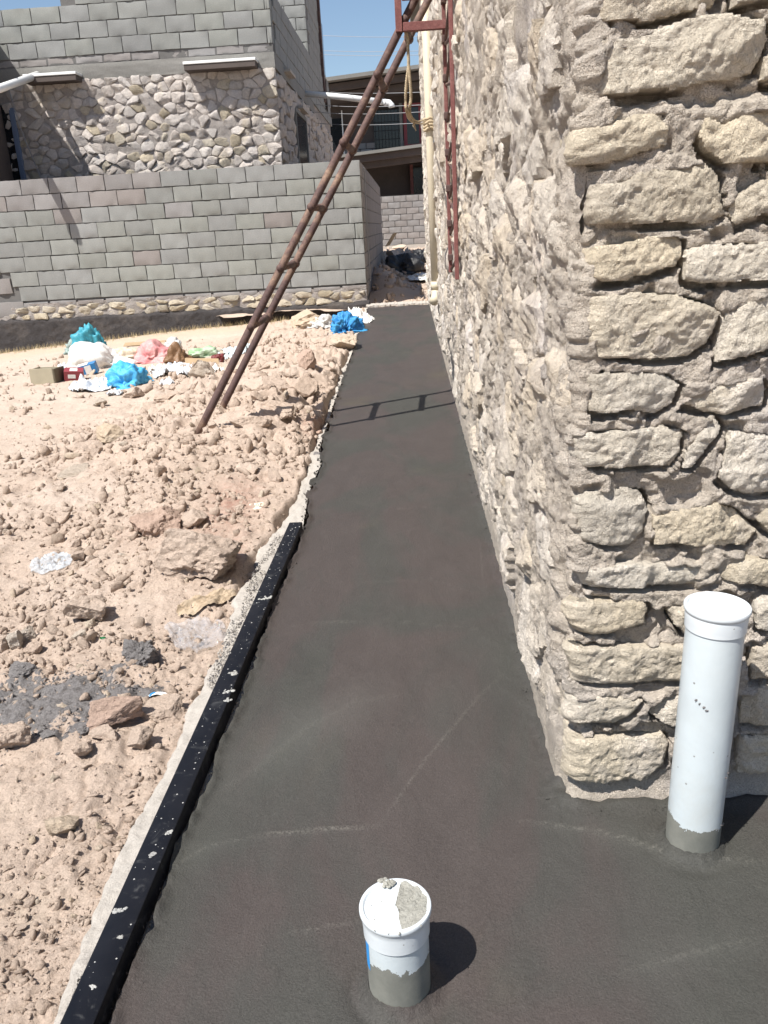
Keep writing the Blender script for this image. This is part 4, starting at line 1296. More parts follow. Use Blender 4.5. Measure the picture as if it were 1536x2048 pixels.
# openings of the side wall
wd = MB().box((NX - .02, 18.05, 2.0), (NX + .022, 19.75, 3.45)).build('window', GLASS, nh)
f = MB()
f.box((NX - .01, 17.97, 2.0), (NX + .04, 18.05, 3.53)).box((NX - .01, 19.75, 2.0), (NX + .04, 19.83, 3.53)).box((NX - .01, 18.05, 3.45), (NX + .04, 19.75, 3.53))
f.build('frame', BEAM, wd)
wd = MB().box((NX - .02, 25.25, 4.35), (NX + .025, 25.85, 6.5)).build('window', GLASS, nh)
MB().box((NX - .02, 24.97, 4.5), (NX + .05, 25.22, 7.0)).build('window_post', RUST, nh)
MB().box((NX - .03, 25.9, 5.1), (NX + .0, 26.9, 5.25)).build('coping', BEAM, nh)
for (a, b, c, d) in ((16.9, 4.02, 17.7, 3.93), (18.6, 3.62, 19.6, 3.56)):
    MB().box((NX, a, c if c < 9 else b - .04), (NX + .10, c, b), .004).build('ledge', KERB, nh) if False else MB().box((NX + .005, a, b - .05), (NX + .12, c, b), .004).build('ledge', KERB, nh)
# hoods over the front windows
def hood(px0, py0, px1, py1, dep=.42):
    a, b = ony(px0, py0, NY), ony(px1, py1, NY)
    z = (a[2] + b[2]) / 2
    hd = MB().box((a[0], NY - dep, z - .10), (b[0], NY + .05, z - .012), .006).build('hood', DARKCON, nh)
    MB().box((a[0] - .01, NY - dep - .012, z - .010), (b[0] + .01, NY + .02, z + .034), .006).build('coping', WHITE, hd)
hood(376, 136, 516, 124, .30); hood(62, 160, 164, 152, .30)
a = ony(75, 150, NY); sd_ = np.array([0, -1, -.27])
sp = MB().tube([a - sd_ * .1, a + sd_ * 1.2, a + sd_ * 2.3], .06, 16).build('spout', WHITE, nh, True)
MB().tube([a + sd_ * 2.12, a + sd_ * 2.3, a + sd_ * 2.42 + (0, 0, -.06), a + sd_ * 2.44 + (0, 0, -.16)], .075, 16).build('elbow', WHITE, sp, True)
# wing that reaches towards the street on the left, out of the picture
V = []
for z in (-.4, 4.78): V += [(-12, 14.42, z), (-6.60, 14.42, z), (-6.98, NY + .2, z), (-12, NY + .2, z)]
obj('wing', V, [(3, 2, 1, 0), (4, 5, 6, 7), (0, 1, 5, 4), (1, 2, 6, 5), (2, 3, 7, 6), (3, 0, 4, 7)], DARKCON, nh)
wd = MB().box((-6.99, NY - .02, 2.0), (-6.78, NY + .03, 3.55)).build('window', GLASS, nh)
MB().box((-6.79, NY - .05, 2.0), (-6.70, NY + .03, 3.5), .008).build('frame', BLUESTEEL, wd)
MB().tube([(-6.72, NY - .06, 3.85), (-6.62, NY - .10, 3.2), (-6.45, NY - .08, 2.5), (-6.35, NY - .07, 2.1)], .008, 5).build('cable', WIRE, nh)
# white waste spout crossing the gap
a = np.array([NX, 20.3, 4.07]); b = ony(778, 205, 20.3)
sp = MB().tube([a, a * .5 + b * .5 + (0, 0, .01), b - (.06, 0, -.005)], .062, 18).build('spout', WHITE, nh, True)
MB().tube([b - (.08, 0, 0), b + (.0, 0, -.01), b + (.05, 0, -.07), b + (.055, 0, -.10)], .072, 18).tube([b - (.12, 0, 0), b - (.06, 0, 0)], .074, 18).build('elbow', WHITE, sp, True)

# ================================================================== FAR HOUSE across the lane
FYR = 34.0
fh = thing('far_house', 'two storey brown house in shade beyond the lane with barred window and red window frame', 'house', (1, 36, .4))
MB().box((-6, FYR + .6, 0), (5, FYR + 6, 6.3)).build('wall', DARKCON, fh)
def roofslab(z0, z1, y0, th, nm, over):
    V = []
    for (y, dz) in ((y0, 0), (y0 + over, .0)):
        for x, z in ((-3.2, z0), (2.2, z1)):
            V += [(x, y, z + dz), (x, y, z + dz - th)]
    F = [(0, 1, 3, 2), (4, 6, 7, 5), (0, 2, 6, 4), (1, 5, 7, 3), (0, 4, 5, 1), (2, 3, 7, 6)]
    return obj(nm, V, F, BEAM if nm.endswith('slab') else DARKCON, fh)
r_ = roofslab(6.20, 6.56, FYR - 1.6, .12, 'roof_slab', 3.6)
roofslab(6.03, 6.39, FYR - 1.2, .22, 'roof_fascia', .3)
roofslab(5.79, 6.16, FYR - .8, .22, 'roof_soffit', 1.3)
roofslab(3.66, 4.02, FYR - 1.9, .10, 'canopy_slab', 3.0)
roofslab(3.55, 3.91, FYR - 1.75, .22, 'canopy_fascia', .3)
roofslab(3.32, 3.68, FYR - 1.5, .20, 'canopy_fascia', .3)
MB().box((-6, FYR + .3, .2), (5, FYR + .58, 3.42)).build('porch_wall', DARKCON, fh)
# rows of blocks under the sills
block_set('f', .44, .2, BLOCK_PINK)
for r in range(3):
    x = -2.6 + .22 * (r % 2)
    while x < 2.0:
        put_block(fh, 'f', x, FYR + .42, 3.62 + r * .215); x += .455
def at_far(px, py): return ony(px, py, FYR + .4)
a, b = at_far(746, 222), at_far(801, 300)
wd = MB().box((a[0], FYR + .40, b[2]), (b[0], FYR + .55, a[2])).build('barred_window', GLASS, fh)
g_ = MB()
for x in np.linspace(a[0] + .05, b[0] - .05, 8): g_.box((x - .012, FYR + .36, b[2]), (x + .012, FYR + .384, a[2]))
for z in np.linspace(b[2] + .1, a[2] - .1, 5): g_.box((a[0], FYR + .385, z - .012), (b[0], FYR + .398, z + .012))
g_.build('grille', IRON, wd)
MB().box((b[0] + .01, FYR + .30, b[2]), (b[0] + .12, FYR + .58, a[2] + .2)).build('pier', BEAM, fh)
a, b = at_far(806, 208), at_far(868, 293)
wd = MB().box((a[0], FYR + .35, b[2]), (b[0], FYR + .5, a[2])).build('red_window', GLASS, fh)
f = MB()
for x in (a[0] + .05, a[0] + .62, b[0] - .05): f.box((x - .06, FYR + .28, b[2]), (x + .06, FYR + .345, a[2]))
f.build('frame', REDFRAME, wd)
f = MB()
for z in (b[2] + .06, a[2] - .06): f.box((a[0], FYR + .26, z - .06), (b[0], FYR + .279, z + .06))
f.build('frame', REDFRAME, wd)
a, b = at_far(660, 238), at_far(688, 312)
MB().box((a[0], FYR + .38, b[2]), (b[0], FYR + .56, a[2])).build('window', GLASS, fh)
MB().tube([(b[0] + .02, FYR + .35, 3.4), (b[0] + .02, FYR + .35, 5.4)], .025, 6).build('pole', WHITE, fh)
a, b = at_far(826, 336), at_far(848, 392)
wd = MB().box((a[0], FYR + .10, 1.5), (b[0], FYR + .29, a[2])).build('door', GLASS, fh)
MB().box((a[0] - .12, FYR + .05, 1.5), (a[0] - .01, FYR + .29, a[2] + .1)).box((b[0] + .01, FYR + .05, 1.5), (b[0] + .12, FYR + .29, a[2] + .1)).build('frame', RUST_RED, wd)
fw_ = thing('yard_wall', 'pale pinkish block wall closing the lane below the far brown house', 'wall', (0, 32.5, .4))
YW = 32.4
MB().box((-4, YW + .02, 0), (5, YW + .18, 2.27)).build('wall_core', JOINT, fw_)
block_set('y', .43, .2, BLOCK_PINK)
zb_ = float(ony(815, 455, YW)[2])
for r in range(8):
    x = -1.6 + .22 * (r % 2)
    while x < 1.6:
        put_block(fw_, 'y', x, YW, 2.27 - (r + 1) * .212); x += .445
MB().box((-4, YW - .06, 0), (5, YW + .02, 2.27 - 8 * .212 - .01)).build('plinth', KERB, fw_)

# cables across the gap
for (p0, p1, y0, y1) in (((600, 178), (860, 184), 26, 15), ((600, 206), (862, 209), 24, 15), ((600, 221), (862, 223), 24, 15), ((600, 243), (862, 245), 24, 15)):
    a, b = ony(*p0, y0), ony(*p1, y1)
    pts = [a + (b - a) * t - np.array([0, 0, .06 * math.sin(math.pi * t)]) for t in np.linspace(0, 1, 12)]
    MB().tube(pts, .006, 5).build('cable', WIRE, None, label='thin grey cable strung low across the lane before the far house', cat='cable', group='cables strung across the lane')
for (p0, p1) in (((560, 66), (900, 72)), ((560, 97), (900, 100)), ((560, 105), (900, 108))):
    a, b = ony(*p0, 46), ony(*p1, 40)
    pts = [a + (b - a) * t - np.array([0, 0, .10 * math.sin(math.pi * t)]) for t in np.linspace(-.6, 1.6, 14)]
    MB().tube(pts, .010, 5).build('cable', WIRE, None, label='faint power line crossing the blue sky above the far roof', cat='cable', group='power lines in the sky')

# ================================================================== RUBBISH
def crumple(center, sx, sy, sz, seed, rz=0, ridge=.35, sub=4, flat=.25, lift=0.0):
    """a crumpled bag resting on the ground"""
    V = ICO[sub][0].copy()
    o_ = seed * 3.7
    n1 = np.abs(fbm(V * 1.8 + o_, 3, seed)); n2 = np.abs(fbm(V * 4.2 + o_, 3, seed + 3)); n3 = fbm(V * 1.0 + o_, 2, seed + 7)
    d = 1 + .75 * n3 + ridge * (.5 - n1 * 2.2) * .38 + ridge * (.4 - n2 * 2) * .16
    V = V * d[:, None]
    V[:, 2] = np.where(V[:, 2] < 0, V[:, 2] * flat, V[:, 2])
    V = V * np.array([sx, sy, sz])
    V = V @ rotm(0, 0, rz).T
    return V + np.asarray(center) + np.array([0, 0, lift + sz * flat * .4]), ICO[sub][1]
def bag(name, px, py, w, d, h, seed, mat, lab, cat, rz=0, ridge=.5, dz=0.0, sub=4, **kw):
    c = at(px, py, dz)
    k = float((c - CC) @ fw) / FPX
    V, F = crumple(c, w * k / 2, d * k / 2, h * k, seed, rz, ridge, sub)
    o = obj(name, V, F, mat, None, True, label=lab, cat=cat, **kw)
    return o
def sheet(name, px, py, w, d, seed, mat, lab, cat, rz=0, amp=.05, n=44, dz=.0, parent=None, fold=1.0):
    c = at(px, py); k = float((c - CC) @ fw) / FPX
    u = np.linspace(-.5, .5, n)
    A_, B_ = np.meshgrid(u, u); A_, B_ = A_.ravel(), B_.ravel()
    q = np.stack([A_ * 3, B_ * 3, 0 * A_ + seed * 2.3], 1)
    A2 = A_ * (1 + .25 * fbm(q, 2, seed)); B2 = B_ * (1 + .25 * fbm(q + 9, 2, seed + 1))
    r = np.array(rotm(0, 0, rz)[:2, :2]) @ np.stack([A2 * w * k, B2 * d * k])
    x, y = c[0] + r[0], c[1] + r[1]
    h = amp * (np.abs(fbm(q * 1.3, 3, seed + 4)) * 1.6 + .6 * np.abs(fbm(q * 3.5, 3, seed + 5))) * fold
    e = np.minimum(.5 - np.abs(A_), .5 - np.abs(B_)) * 2
    z = H(x, y) + .004 + dz + h * np.clip(e * 4 + .25, 0, 1)
    F = grid_faces(n, n)
    cc_ = np.stack([A_, B_], 1)[F].mean(1)
    rad = np.hypot(cc_[:, 0], cc_[:, 1]) + .10 * fbm(np.stack([cc_[:, 0] * 5, cc_[:, 1] * 5, 0 * cc_[:, 0] + seed], 1), 3, seed + 6)
    F = F[rad < .5]
    return obj(name, np.stack([x, y, z], 1), F, mat, parent, True, label=lab, cat=cat)
TEAL = m_bag('teal_plastic', (.03, .22, .30), (.06, .34, .42)); TEALG = m_bag('grey_green_plastic', (.22, .29, .27), (.30, .36, .33))
WBAG = m_bag('white_plastic_bag', (.74, .73, .69), (.64, .62, .58)); CREAM = m_bag('cream_plastic', (.62, .54, .40), (.52, .45, .34))
PINK = m_bag('pink_plastic', (.52, .17, .18), (.62, .36, .33)); BLUE = m_bag('blue_plastic', (.04, .30, .62), (.10, .45, .72))
BLUE2 = m_bag('torn_blue_plastic', (.02, .16, .42), (.05, .30, .58)); GREEN = m_bag('green_plastic', (.24, .40, .20), (.46, .54, .42))
BROWN = m_bag('brown_sack', (.16, .085, .04), (.22, .125, .065)); PAPER = m_bag('white_paper', (.68, .68, .68), (.52, .56, .62), .8)
GREYF = m_bag('grey_film', (.42, .42, .41), (.55, .54, .52)); BLACKB = m_bag('black_bag', (.012, .012, .014), (.02, .02, .022))
DKRED = m_bag('dark_red_plastic', (.12, .02, .025), (.18, .035, .03)); PALEB = m_bag('pale_blue_film', (.50, .60, .64), (.62, .68, .68))
CARD = m_plain('cardboard', (.36, .26, .16), .85, .15, .15, 8, .001); CARDT = m_plain('tan_card', (.33, .29, .21), .8, .2, .1, 8, .001)
CARDD = m_plain('dark_card', (.14, .12, .085), .85, .2, .1, 8, .001)  # darker tan card for the box floor and its right panel
REDC = m_plain('red_print', (.24, .045, .055), .5, .3, .15, 9); BLUC = m_plain('blue_print_card', (.03, .17, .38), .5, .3, .15, 9); WHC = m_plain('white_card', (.66, .65, .62), .6, .3, .1, 9)

bag('plastic_bag', 186, 703, 62, 40, 44, 21, TEAL, 'crumpled teal blue plastic bag against the dark base of the block wall', 'plastic bag', .4, .8)
bag('plastic_bag', 152, 707, 48, 40, 32, 22, TEALG, 'grey green sheer plastic bag beside the teal bag', 'plastic bag', .1, .6)
bag('plastic_sack', 208, 734, 124, 70, 32, 23, WBAG, 'large white plastic sack in the middle of the litter heap', 'plastic bag', -.2, .45)
bag('plastic_bag', 262, 724, 70, 60, 28, 24, CREAM, 'cream plastic bag between the white sack and the pink bag', 'plastic bag', .2, .4)
bag('plastic_bag', 306, 724, 78, 66, 28, 25, PINK, 'pink red plastic bag on the litter heap', 'plastic bag', -.3, .5)
bag('plastic_bag', 262, 772, 88, 70, 36, 26, BLUE, 'bright blue plastic bag at the front of the litter heap', 'plastic bag', .5, .8)
sheet('paper_sheets', 198, 775, 110, 120, 27, PAPER, 'crumpled white and pale blue paper sheets in front of the litter heap', 'paper', .3, .09)
sheet('paper_sheets', 345, 748, 70, 100, 28, PAPER, 'crumpled white paper between the blue bag and the ladder foot', 'paper', -.5, .07)
bag('brown_sack', 358, 722, 46, 40, 28, 29, BROWN, 'small brown sack tied shut on the litter heap', 'sack', .2, .25)
bag('plastic_bag', 348, 706, 40, 40, 26, 30, GREYF, 'pale grey plastic bag behind the brown sack', 'plastic bag', .2, .7)
bag('plastic_bag', 405, 712, 58, 40, 13, 31, GREEN, 'light green plastic bag behind the ladder', 'plastic bag', .3, .8)
bag('plastic_bag', 432, 726, 36, 40, 16, 32, DKRED, 'dark red plastic scrap by the left ladder rail', 'plastic bag', .1, .8)
sheet('plastic_film', 474, 702, 60, 110, 33, PALEB, 'pale blue plastic film lying between the ladder rails', 'plastic sheet', .2, .06)
bag('plastic_bag', 690, 664, 64, 60, 34, 34, BLUE2, 'torn dark blue plastic bag beside the far end of the path', 'plastic bag', .2, .95, sub=5)
bag('plastic_bag', 647, 655, 60, 50, 20, 35, GREYF, 'crumpled grey plastic film left of the dark blue bag', 'plastic bag', .2, .9)
sheet('plastic_film', 722, 640, 46, 190, 36, WBAG, 'white plastic film hanging over the edge at the far path end', 'plastic sheet', .15, .10, dz=.03)
for i, (px, py, w, d, mm, rz) in enumerate(((128, 738, 30, 40, PAPER, .2), (230, 790, 34, 40, PAPER, .6), (318, 742, 40, 50, WBAG, .3), (372, 752, 40, 50, PAPER, 1.1), (240, 742, 36, 40, PAPER, .1), (432, 744, 30, 46, WBAG, .8), (335, 772, 30, 36, PAPER, .4), (160, 722, 30, 40, WBAG, .2), (452, 716, 34, 50, PALEB, .5))):
    o = sheet('plastic_scrap', px, py, w, d, 120 + i, mm, 'small pale crumpled scrap lying loose in the litter heap', 'plastic scrap', rz, .05, 24)
    o['group'] = 'loose scraps in the litter heap'
def card(name, px, py, dims, rz, parts, lab, cat, tilt=(0, 0), dz=0.0):
    c = at(px, py, dz)
    t = thing(name, lab, cat, tuple(c))
    for nm, a, b, m_ in parts:
        o = MB().box(np.array(a) * dims + c, np.array(b) * dims + c, .002).build(nm, m_, t, center=False)
        o.data.transform(Matrix.Translation(Vector(tuple(-c)))); o.location = (0, 0, 0)
    t.rotation_euler = (tilt[0], tilt[1], rz)
    return t
kk = float((at(97, 765) - CC) @ fw) / FPX
card('cardboard_box', 98, 766, np.array([48, 40, 32]) * kk, -.12, (('bottom', (-.5, -.5, 0), (.5, .5, .06), CARDD), ('front_panel', (-.5, -.55, .0), (.5, -.5, 1.0), CARDT), ('back_panel', (-.5, .5, .0), (.5, .55, .9), CARDT), ('side_panel', (-.55, -.5, 0), (-.5, .5, .95), CARDT), ('side_panel', (.5, -.5, 0), (.55, .5, .95), CARDD)), 'tan open cardboard box at the left end of the litter heap', 'box')
card('carton', 149, 760, np.array([36, 24, 22]) * kk, .3, (('sleeve', (-.5, -.5, 0), (.5, .5, 1), REDC), ('stripe', (-.3, -.53, .35), (.1, -.5, .7), WHC), ('stripe', (-.2, -.4, 1.0), (.2, .2, 1.03), WHC)), 'red and white carton between the tan box and the paper sheets', 'carton', (.2, .1))
card('carton', 180, 748, np.array([38, 22, 22]) * kk, .15, (('sleeve', (-.5, -.5, 0), (.5, .5, 1), BLUC), ('stripe', (-.1, -.53, .1), (.25, -.5, .9), WHC), ('lid', (-.5, -.5, 1.0), (.1, .5, 1.04), WHC)), 'blue and white carton lying before the white sack', 'carton', (.1, -.2))
card('cardboard_sheet', 405, 736, np.array([66, 40, 3]) * kk, .25, (('panel', (-.5, -.5, 0), (.5, .5, 1), CARD), ('flap', (-.5, -.7, 0), (.5, -.52, 1), CARD)), 'flattened brown cardboard lying left of the ladder', 'cardboard', (.45, .1), .03)
card('cardboard_sheet', 290, 690, np.array([120, 30, 2]) * kk, .1, (('panel', (-.5, -.5, 0), (.5, .5, 1), CARD),), 'thin brown board lying along the foot of the block wall', 'cardboard', (.2, 0), .02)

# near litter
FILM = m_film('clear_film', (.46, .46, .48), .34, .08); FILM2 = m_film('cloudy_film', (.56, .59, .62), .55, .12)
sheet('plastic_film', 100, 1126, 84, 100, 41, FILM2, 'cloudy white piece of plastic film on bare dirt at the left', 'plastic sheet', .5, .014, 60)
sheet('plastic_film', 392, 1272, 112, 150, 42, FILM, 'clear crumpled plastic film beside the black tube', 'plastic sheet', .6, .016, 70, .006)
sheet('paper_strip', 418, 1214, 40, 150, 43, m_bag('brown_paper', (.36, .27, .18), (.44, .35, .25), .7), 'brown paper strip above the clear film beside the tube', 'paper', -.75, .012, 40, .006)
c = at(316, 1402, .012)
lid = thing('broken_lid', 'broken white and blue plastic lid lying on a dirt slab', 'lid', tuple(c))
V = []; nn = 20
for i in range(7):
    f_ = i / 6
    for j in range(nn):
        a = math.radians(-10 + 200 * j / (nn - 1)); V.append((c[0] + .030 * math.cos(a) * f_, c[1] + .026 * math.sin(a) * f_, c[2] + .010 * (1 - f_ ** 2) + .0015 * math.sin(i * 3.1)))
obj('disc', V, grid_faces(7, nn)[:, ::-1], WHITE, lid, True)
MB().tube([(c[0] + .030 * math.cos(a), c[1] + .026 * math.sin(a), c[2]) for a in np.radians(np.linspace(-10, 190, 20))], .0022, 6).build('rim', WHITE, lid, True)
MB().tube([(c[0] + .020 * math.cos(a), c[1] + .017 * math.sin(a), c[2] + .006) for a in np.radians(np.linspace(120, 185, 10))], .0035, 6).build('blue_band', BLUEP, lid, True)
c = at(206, 1281, .008)
obj('glass_shard', rock_verts(77, 2, 14, .05, 0) * np.array([.011, .009, .006]) + c, ICO[2][1], m_plain('green_glass', (.01, .10, .03), .15, .6, .1, 9, 0), label='small green glass shard on the dirt', cat='glass shard')
# small pale tile with a painted mark
c = at(514, 1020, .012); k = float((c - CC) @ fw) / FPX
tl = thing('tile_piece', 'small pale tile piece with a handwritten mark on reddish dirt', 'tile', tuple(c))
s_ = 15 * k
o = MB().box(c - (s_, s_ * .95, .012), c + (s_, s_ * .95, .010), .003).build('tile', m_plain('pale_tile', (.66, .60, .46), .6, .3, .06), tl, center=False)
PENC = m_plain('pencil_mark', (.16, .15, .12), .8, .1)
t_ = MB()
ov = [(c[0] + s_ * (.12 + .16 * math.cos(a)), c[1] + s_ * (.15 + .42 * math.sin(a)), c[2] + .0108) for a in np.linspace(0, 6.28, 16)]
t_.tube(ov, .0012, 4)
t_.tube([(c[0] + s_ * .50, c[1] + s_ * .62, c[2] + .0108), (c[0] + s_ * .53, c[1] - s_ * .05, c[2] + .0108), (c[0] + s_ * .48, c[1] - s_ * .3, c[2] + .0108), (c[0] + s_ * .40, c[1] - s_ * .28, c[2] + .0108)], .0012, 4)
t_.tube([(c[0] - s_ * .35, c[1] + s_ * .05, c[2] + .0108), (c[0] - s_ * .22, c[1] + s_ * .12, c[2] + .0108), (c[0] - s_ * .12, c[1] + s_ * .0, c[2] + .0108)], .0011, 4)
m2 = t_.build('mark', PENC, tl, center=False)
for oo in (o, m2):
    oo.data.transform(Matrix.Translation(Vector(tuple(-c)))); oo.location = (0, 0, 0)
tl.rotation_euler = (.12, -.06, .15)

# ================================================================== ROCKS AND CLODS
def boulder(name, px, py, w, d, h, seed, mat, lab, cat='rock', rz=0., tilt=(0, 0), sink=.3, sub=4, planes=12, rough=.14, fine=.05):
    c = at(px, py); k = float((c - CC) @ fw) / FPX
    V = rock_verts(seed, sub, planes, rough, fine)
    V = V / np.abs(V).max(0)
    V = V * np.array([w, d, h]) * k / 2 * 1.08
    q = V * 1.0
    V = V + (V / (np.linalg.norm(V, axis=1, keepdims=True) + 1e-9)) * (.0035 * fbm(q * 90 + seed, 4, seed, .6))[:, None]
    V = V @ rotm(tilt[0], tilt[1], rz).T
    V = V + c + np.array([0, 0, h * k / 2 * (1 - sink)])
    return auto_smooth(obj(name, V, ICO[sub][1], mat, None, label=lab, cat=cat), 34)
B = boulder
B('clod', 398, 1142, 172, 180, 128, 301, CLOD, 'largest beige clod of dry earth left of the black tube end', 'clod', .3, sink=.45, sub=5, rough=.2, fine=.09)
B('clod', 316, 1058, 96, 130, 70, 302, CLOD_RED, 'reddish earth clod just behind the largest clod', 'clod', .2, sink=.5, sub=5, rough=.2, fine=.08)
B('clod', 386, 1050, 60, 70, 40, 303, CLOD, 'pale flat clod touching the largest clod from behind', 'clod', .8, sink=.5)
B('rock', 182, 1238, 92, 60, 74, 304, CLOD, 'arched slab of earth tilted over a small hollow', 'rock', .45, (.9, .15), .35, 5)
B('rock', 184, 1253, 24, 24, 22, 305, CLOD_PALE, 'small round stone under the arched slab', 'rock', .1)
B('rock', 163, 1278, 34, 30, 24, 306, CLOD_PALE, 'pale stone in front of the arched slab', 'rock', .4)
B('mortar_lump', 290, 1322, 78, 70, 62, 307, CLOD_GREY, 'dark grey rough mortar lump beside the clear plastic film', 'mortar lump', .3, sink=.35, sub=5, rough=.3, fine=.16, planes=6)
B('mortar_lump', 45, 1352, 60, 50, 36, 308, CLOD_GREY, 'dark mortar lump at the left edge above the grey spill', 'mortar lump', .3, sink=.4, rough=.3, fine=.16, planes=6)
B('mortar_lump', 172, 1462, 30, 30, 22, 309, CLOD_GREY, 'small dark mortar lump left of the brown white-tipped rock', 'mortar lump', .3, sink=.3, rough=.3, fine=.16, planes=6)
B('rock', 232, 1444, 112, 56, 64, 310, CLOD_RED, 'brown pointed rock with a pale tip lying before the grey spill', 'rock', .28, (0, -.15), .2, 5)
B('rock', 326, 1432, 92, 80, 40, 311, CLOD, 'flat earth slab beside the strip under the broken lid', 'rock', .5, (.1, .05), .55, 5)
B('rock', 215, 1476, 70, 40, 30, 312, CLOD, 'flat clod under the brown pointed rock', 'rock', .1, sink=.4)
B('rock', 284, 1490, 56, 50, 46, 313, CLOD, 'rounded clod below the flat slab near the strip', 'rock', .7, sink=.35)
B('rock', 58, 1280, 32, 30, 34, 314, CLOD_PALE, 'whitish stone in the small cluster at the left', 'rock', .2)
B('rock', 36, 1294, 34, 32, 44, 315, CLOD_PALE, 'upright beige stone of the small cluster at the left', 'rock', .9)
B('rock', 66, 1304, 36, 30, 26, 316, CLOD, 'oval tan stone lowest in the small cluster', 'rock', .4)
B('rock', 6, 1296, 40, 40, 40, 317, CLOD, 'darker brown stone cut by the left picture edge', 'rock', .4)
B('rock', 126, 1664, 66, 46, 52, 318, CLOD_PALE, 'pale angular stone with a dark shadow on fine dirt', 'rock', -.1, (.1, .1), .25, 4, 14, .08, .03)
B('clod', 20, 1494, 84, 66, 60, 319, CLOD, 'big tan clod cut by the left picture edge', 'clod', .3, sink=.4, sub=5, rough=.2, fine=.08)
B('clod', 170, 1510, 40, 40, 40, 320, CLOD, 'upright clod standing below the brown pointed rock', 'clod', .3, sink=.3)
B('rock', 224, 896, 56, 60, 52, 321, CLOD_PALE, 'upright pale boulder left of the ladder foot', 'rock', .6, (0, .2), .2, 5)
B('rock', 172, 912, 74, 60, 34, 322, CLOD, 'low wide boulder touching the upright pale boulder', 'rock', .2, sink=.3)
B('rock', 150, 948, 60, 60, 26, 323, CLOD_PALE, 'flat pale stone sunk before the two boulders', 'rock', .2, sink=.5)
B('rock', 120, 986, 28, 26, 24, 324, CLOD, 'small round stone below the flat pale stone', 'rock', .2)
B('rock', 195, 1022, 34, 30, 20, 325, CLOD_PALE, 'small square pale stone on smooth dirt', 'rock', .6, sink=.3)
B('rock', 404, 762, 60, 50, 52, 326, CLOD_PALE, 'pale wedge shaped stone between the litter and the ladder', 'rock', .3, (.3, .3), .25, 5)
B('rock', 684, 694, 64, 90, 38, 327, CLOD_PALE, 'pale boulder under the dark blue plastic bag', 'rock', .2, sink=.35, sub=5)
B('rock', 620, 652, 90, 130, 44, 328, CLOD_PALE, 'pale long boulder on the crest before the block wall', 'rock', .2, sink=.5, sub=5)
B('rock', 200, 812, 30, 30, 18, 329, WHITE if False else CLOD_PALE, 'whitish chip of stone on the flat dirt before the litter', 'rock', .2)
B('clod', 530, 782, 96, 70, 34, 330, CLOD, 'long clod slab just right of the ladder foot', 'clod', .35, (.2, 0), .35, 5)
B('clod', 560, 830, 70, 60, 36, 331, CLOD, 'chunky clod halfway between ladder and path', 'clod', -.2, (.1, .1), .35, 5)
B('clod', 500, 850, 80, 56, 30, 332, CLOD, 'flat clod below the long slab beside the ladder', 'clod', .5, (.15, 0), .4, 5)
B('clod', 610, 790, 60, 60, 40, 333, CLOD, 'clod resting against the path strip beyond the ladder shadow', 'clod', .2, (.2, .2), .35)
B('clod', 612, 735, 40, 60, 40, 334, CLOD_RED, 'reddish clod near the strip in the far rubble', 'clod', .2)
B('clod', 455, 812, 46, 40, 26, 335, CLOD, 'small clod wedged between the ladder feet', 'clod', .2)
B('clod', 268, 796, 44, 40, 24, 336, CLOD, 'tan clod below the bright blue bag', 'clod', .2)
B('clod', 345, 800, 70, 60, 24, 337, CLOD, 'broad clod left of the ladder foot', 'clod', .4, sink=.4)
B('clod', 640, 880, 34, 40, 24, 338, CLOD_RED, 'red brown clod at the jog of the path edge', 'clod', .4)
B('clod', 30, 965, 44, 40, 16, 339, CLOD, 'thin flat slab of earth at the far left', 'clod', .3)
B('mortar_lump', 636, 925, 20, 34, 24, 340, CLOD_GREY, 'grey mortar lump spilt at the path edge above the tube', 'mortar lump', .3, rough=.3, fine=.12)

# loose clods one can count, the nearest ones singly
var = [mesh('clod', rock_verts(7000 + i, 2, 11, .12, .07), ICO[2][1], CLOD) for i in range(10)]
varp = [mesh('clod', rock_verts(7100 + i, 2, 12, .10, .03), ICO[2][1], CLOD_PALE) for i in range(5)]
for me in var + varp:
    me.polygons.foreach_set('use_smooth', np.ones(len(me.polygons), bool)); me.set_sharp_from_angle(angle=math.radians(20))
rs = np.random.RandomState(91)
cnt = 0; tries = 0
while cnt < 235 and tries < 6000:
    tries += 1
    px, py = rs.uniform(-40, 700), 640 + 1440 * rs.rand() ** 1.15
    pz = onz(px, py, -.02)
    if pz[0] > strip_left(pz[1]) - .03 or pz[1] > 10.5: continue
    road = float(sstep(1.7, 2.5, -pz[0] - .02 * pz[1]) * sstep(3.4, 4.6, pz[1]))
    if rs.rand() < road * .8: continue
    if vn(np.array([[pz[0] * 2.2, pz[1] * 2.2, 4.]]), 61)[0] < -.12 and rs.rand() < .7: continue
    k = float((pz - CC) @ fw) / FPX
    size = min(max(rs.lognormal(math.log(9.5), .55) * k, .005), .09) * .5
    p = at(px, py); p[2] = float(H(np.array([p[0]]), np.array([p[1]]))[0]) + size * .25
    pale = rs.rand() < .18
    o = link('clod', (varp if pale else var)[rs.randint(5 if pale else 10)], None, p, rot=tuple(rs.uniform(0, 6.28, 3)), scale=(size * rs.uniform(1.0, 1.9), size * rs.uniform(.7, 1.2), size * rs.uniform(.45, .9)),
             label='small loose clod of dry earth lying on the rubble beside the path', cat='clod', group='loose clods on the dirt')
    cnt += 1
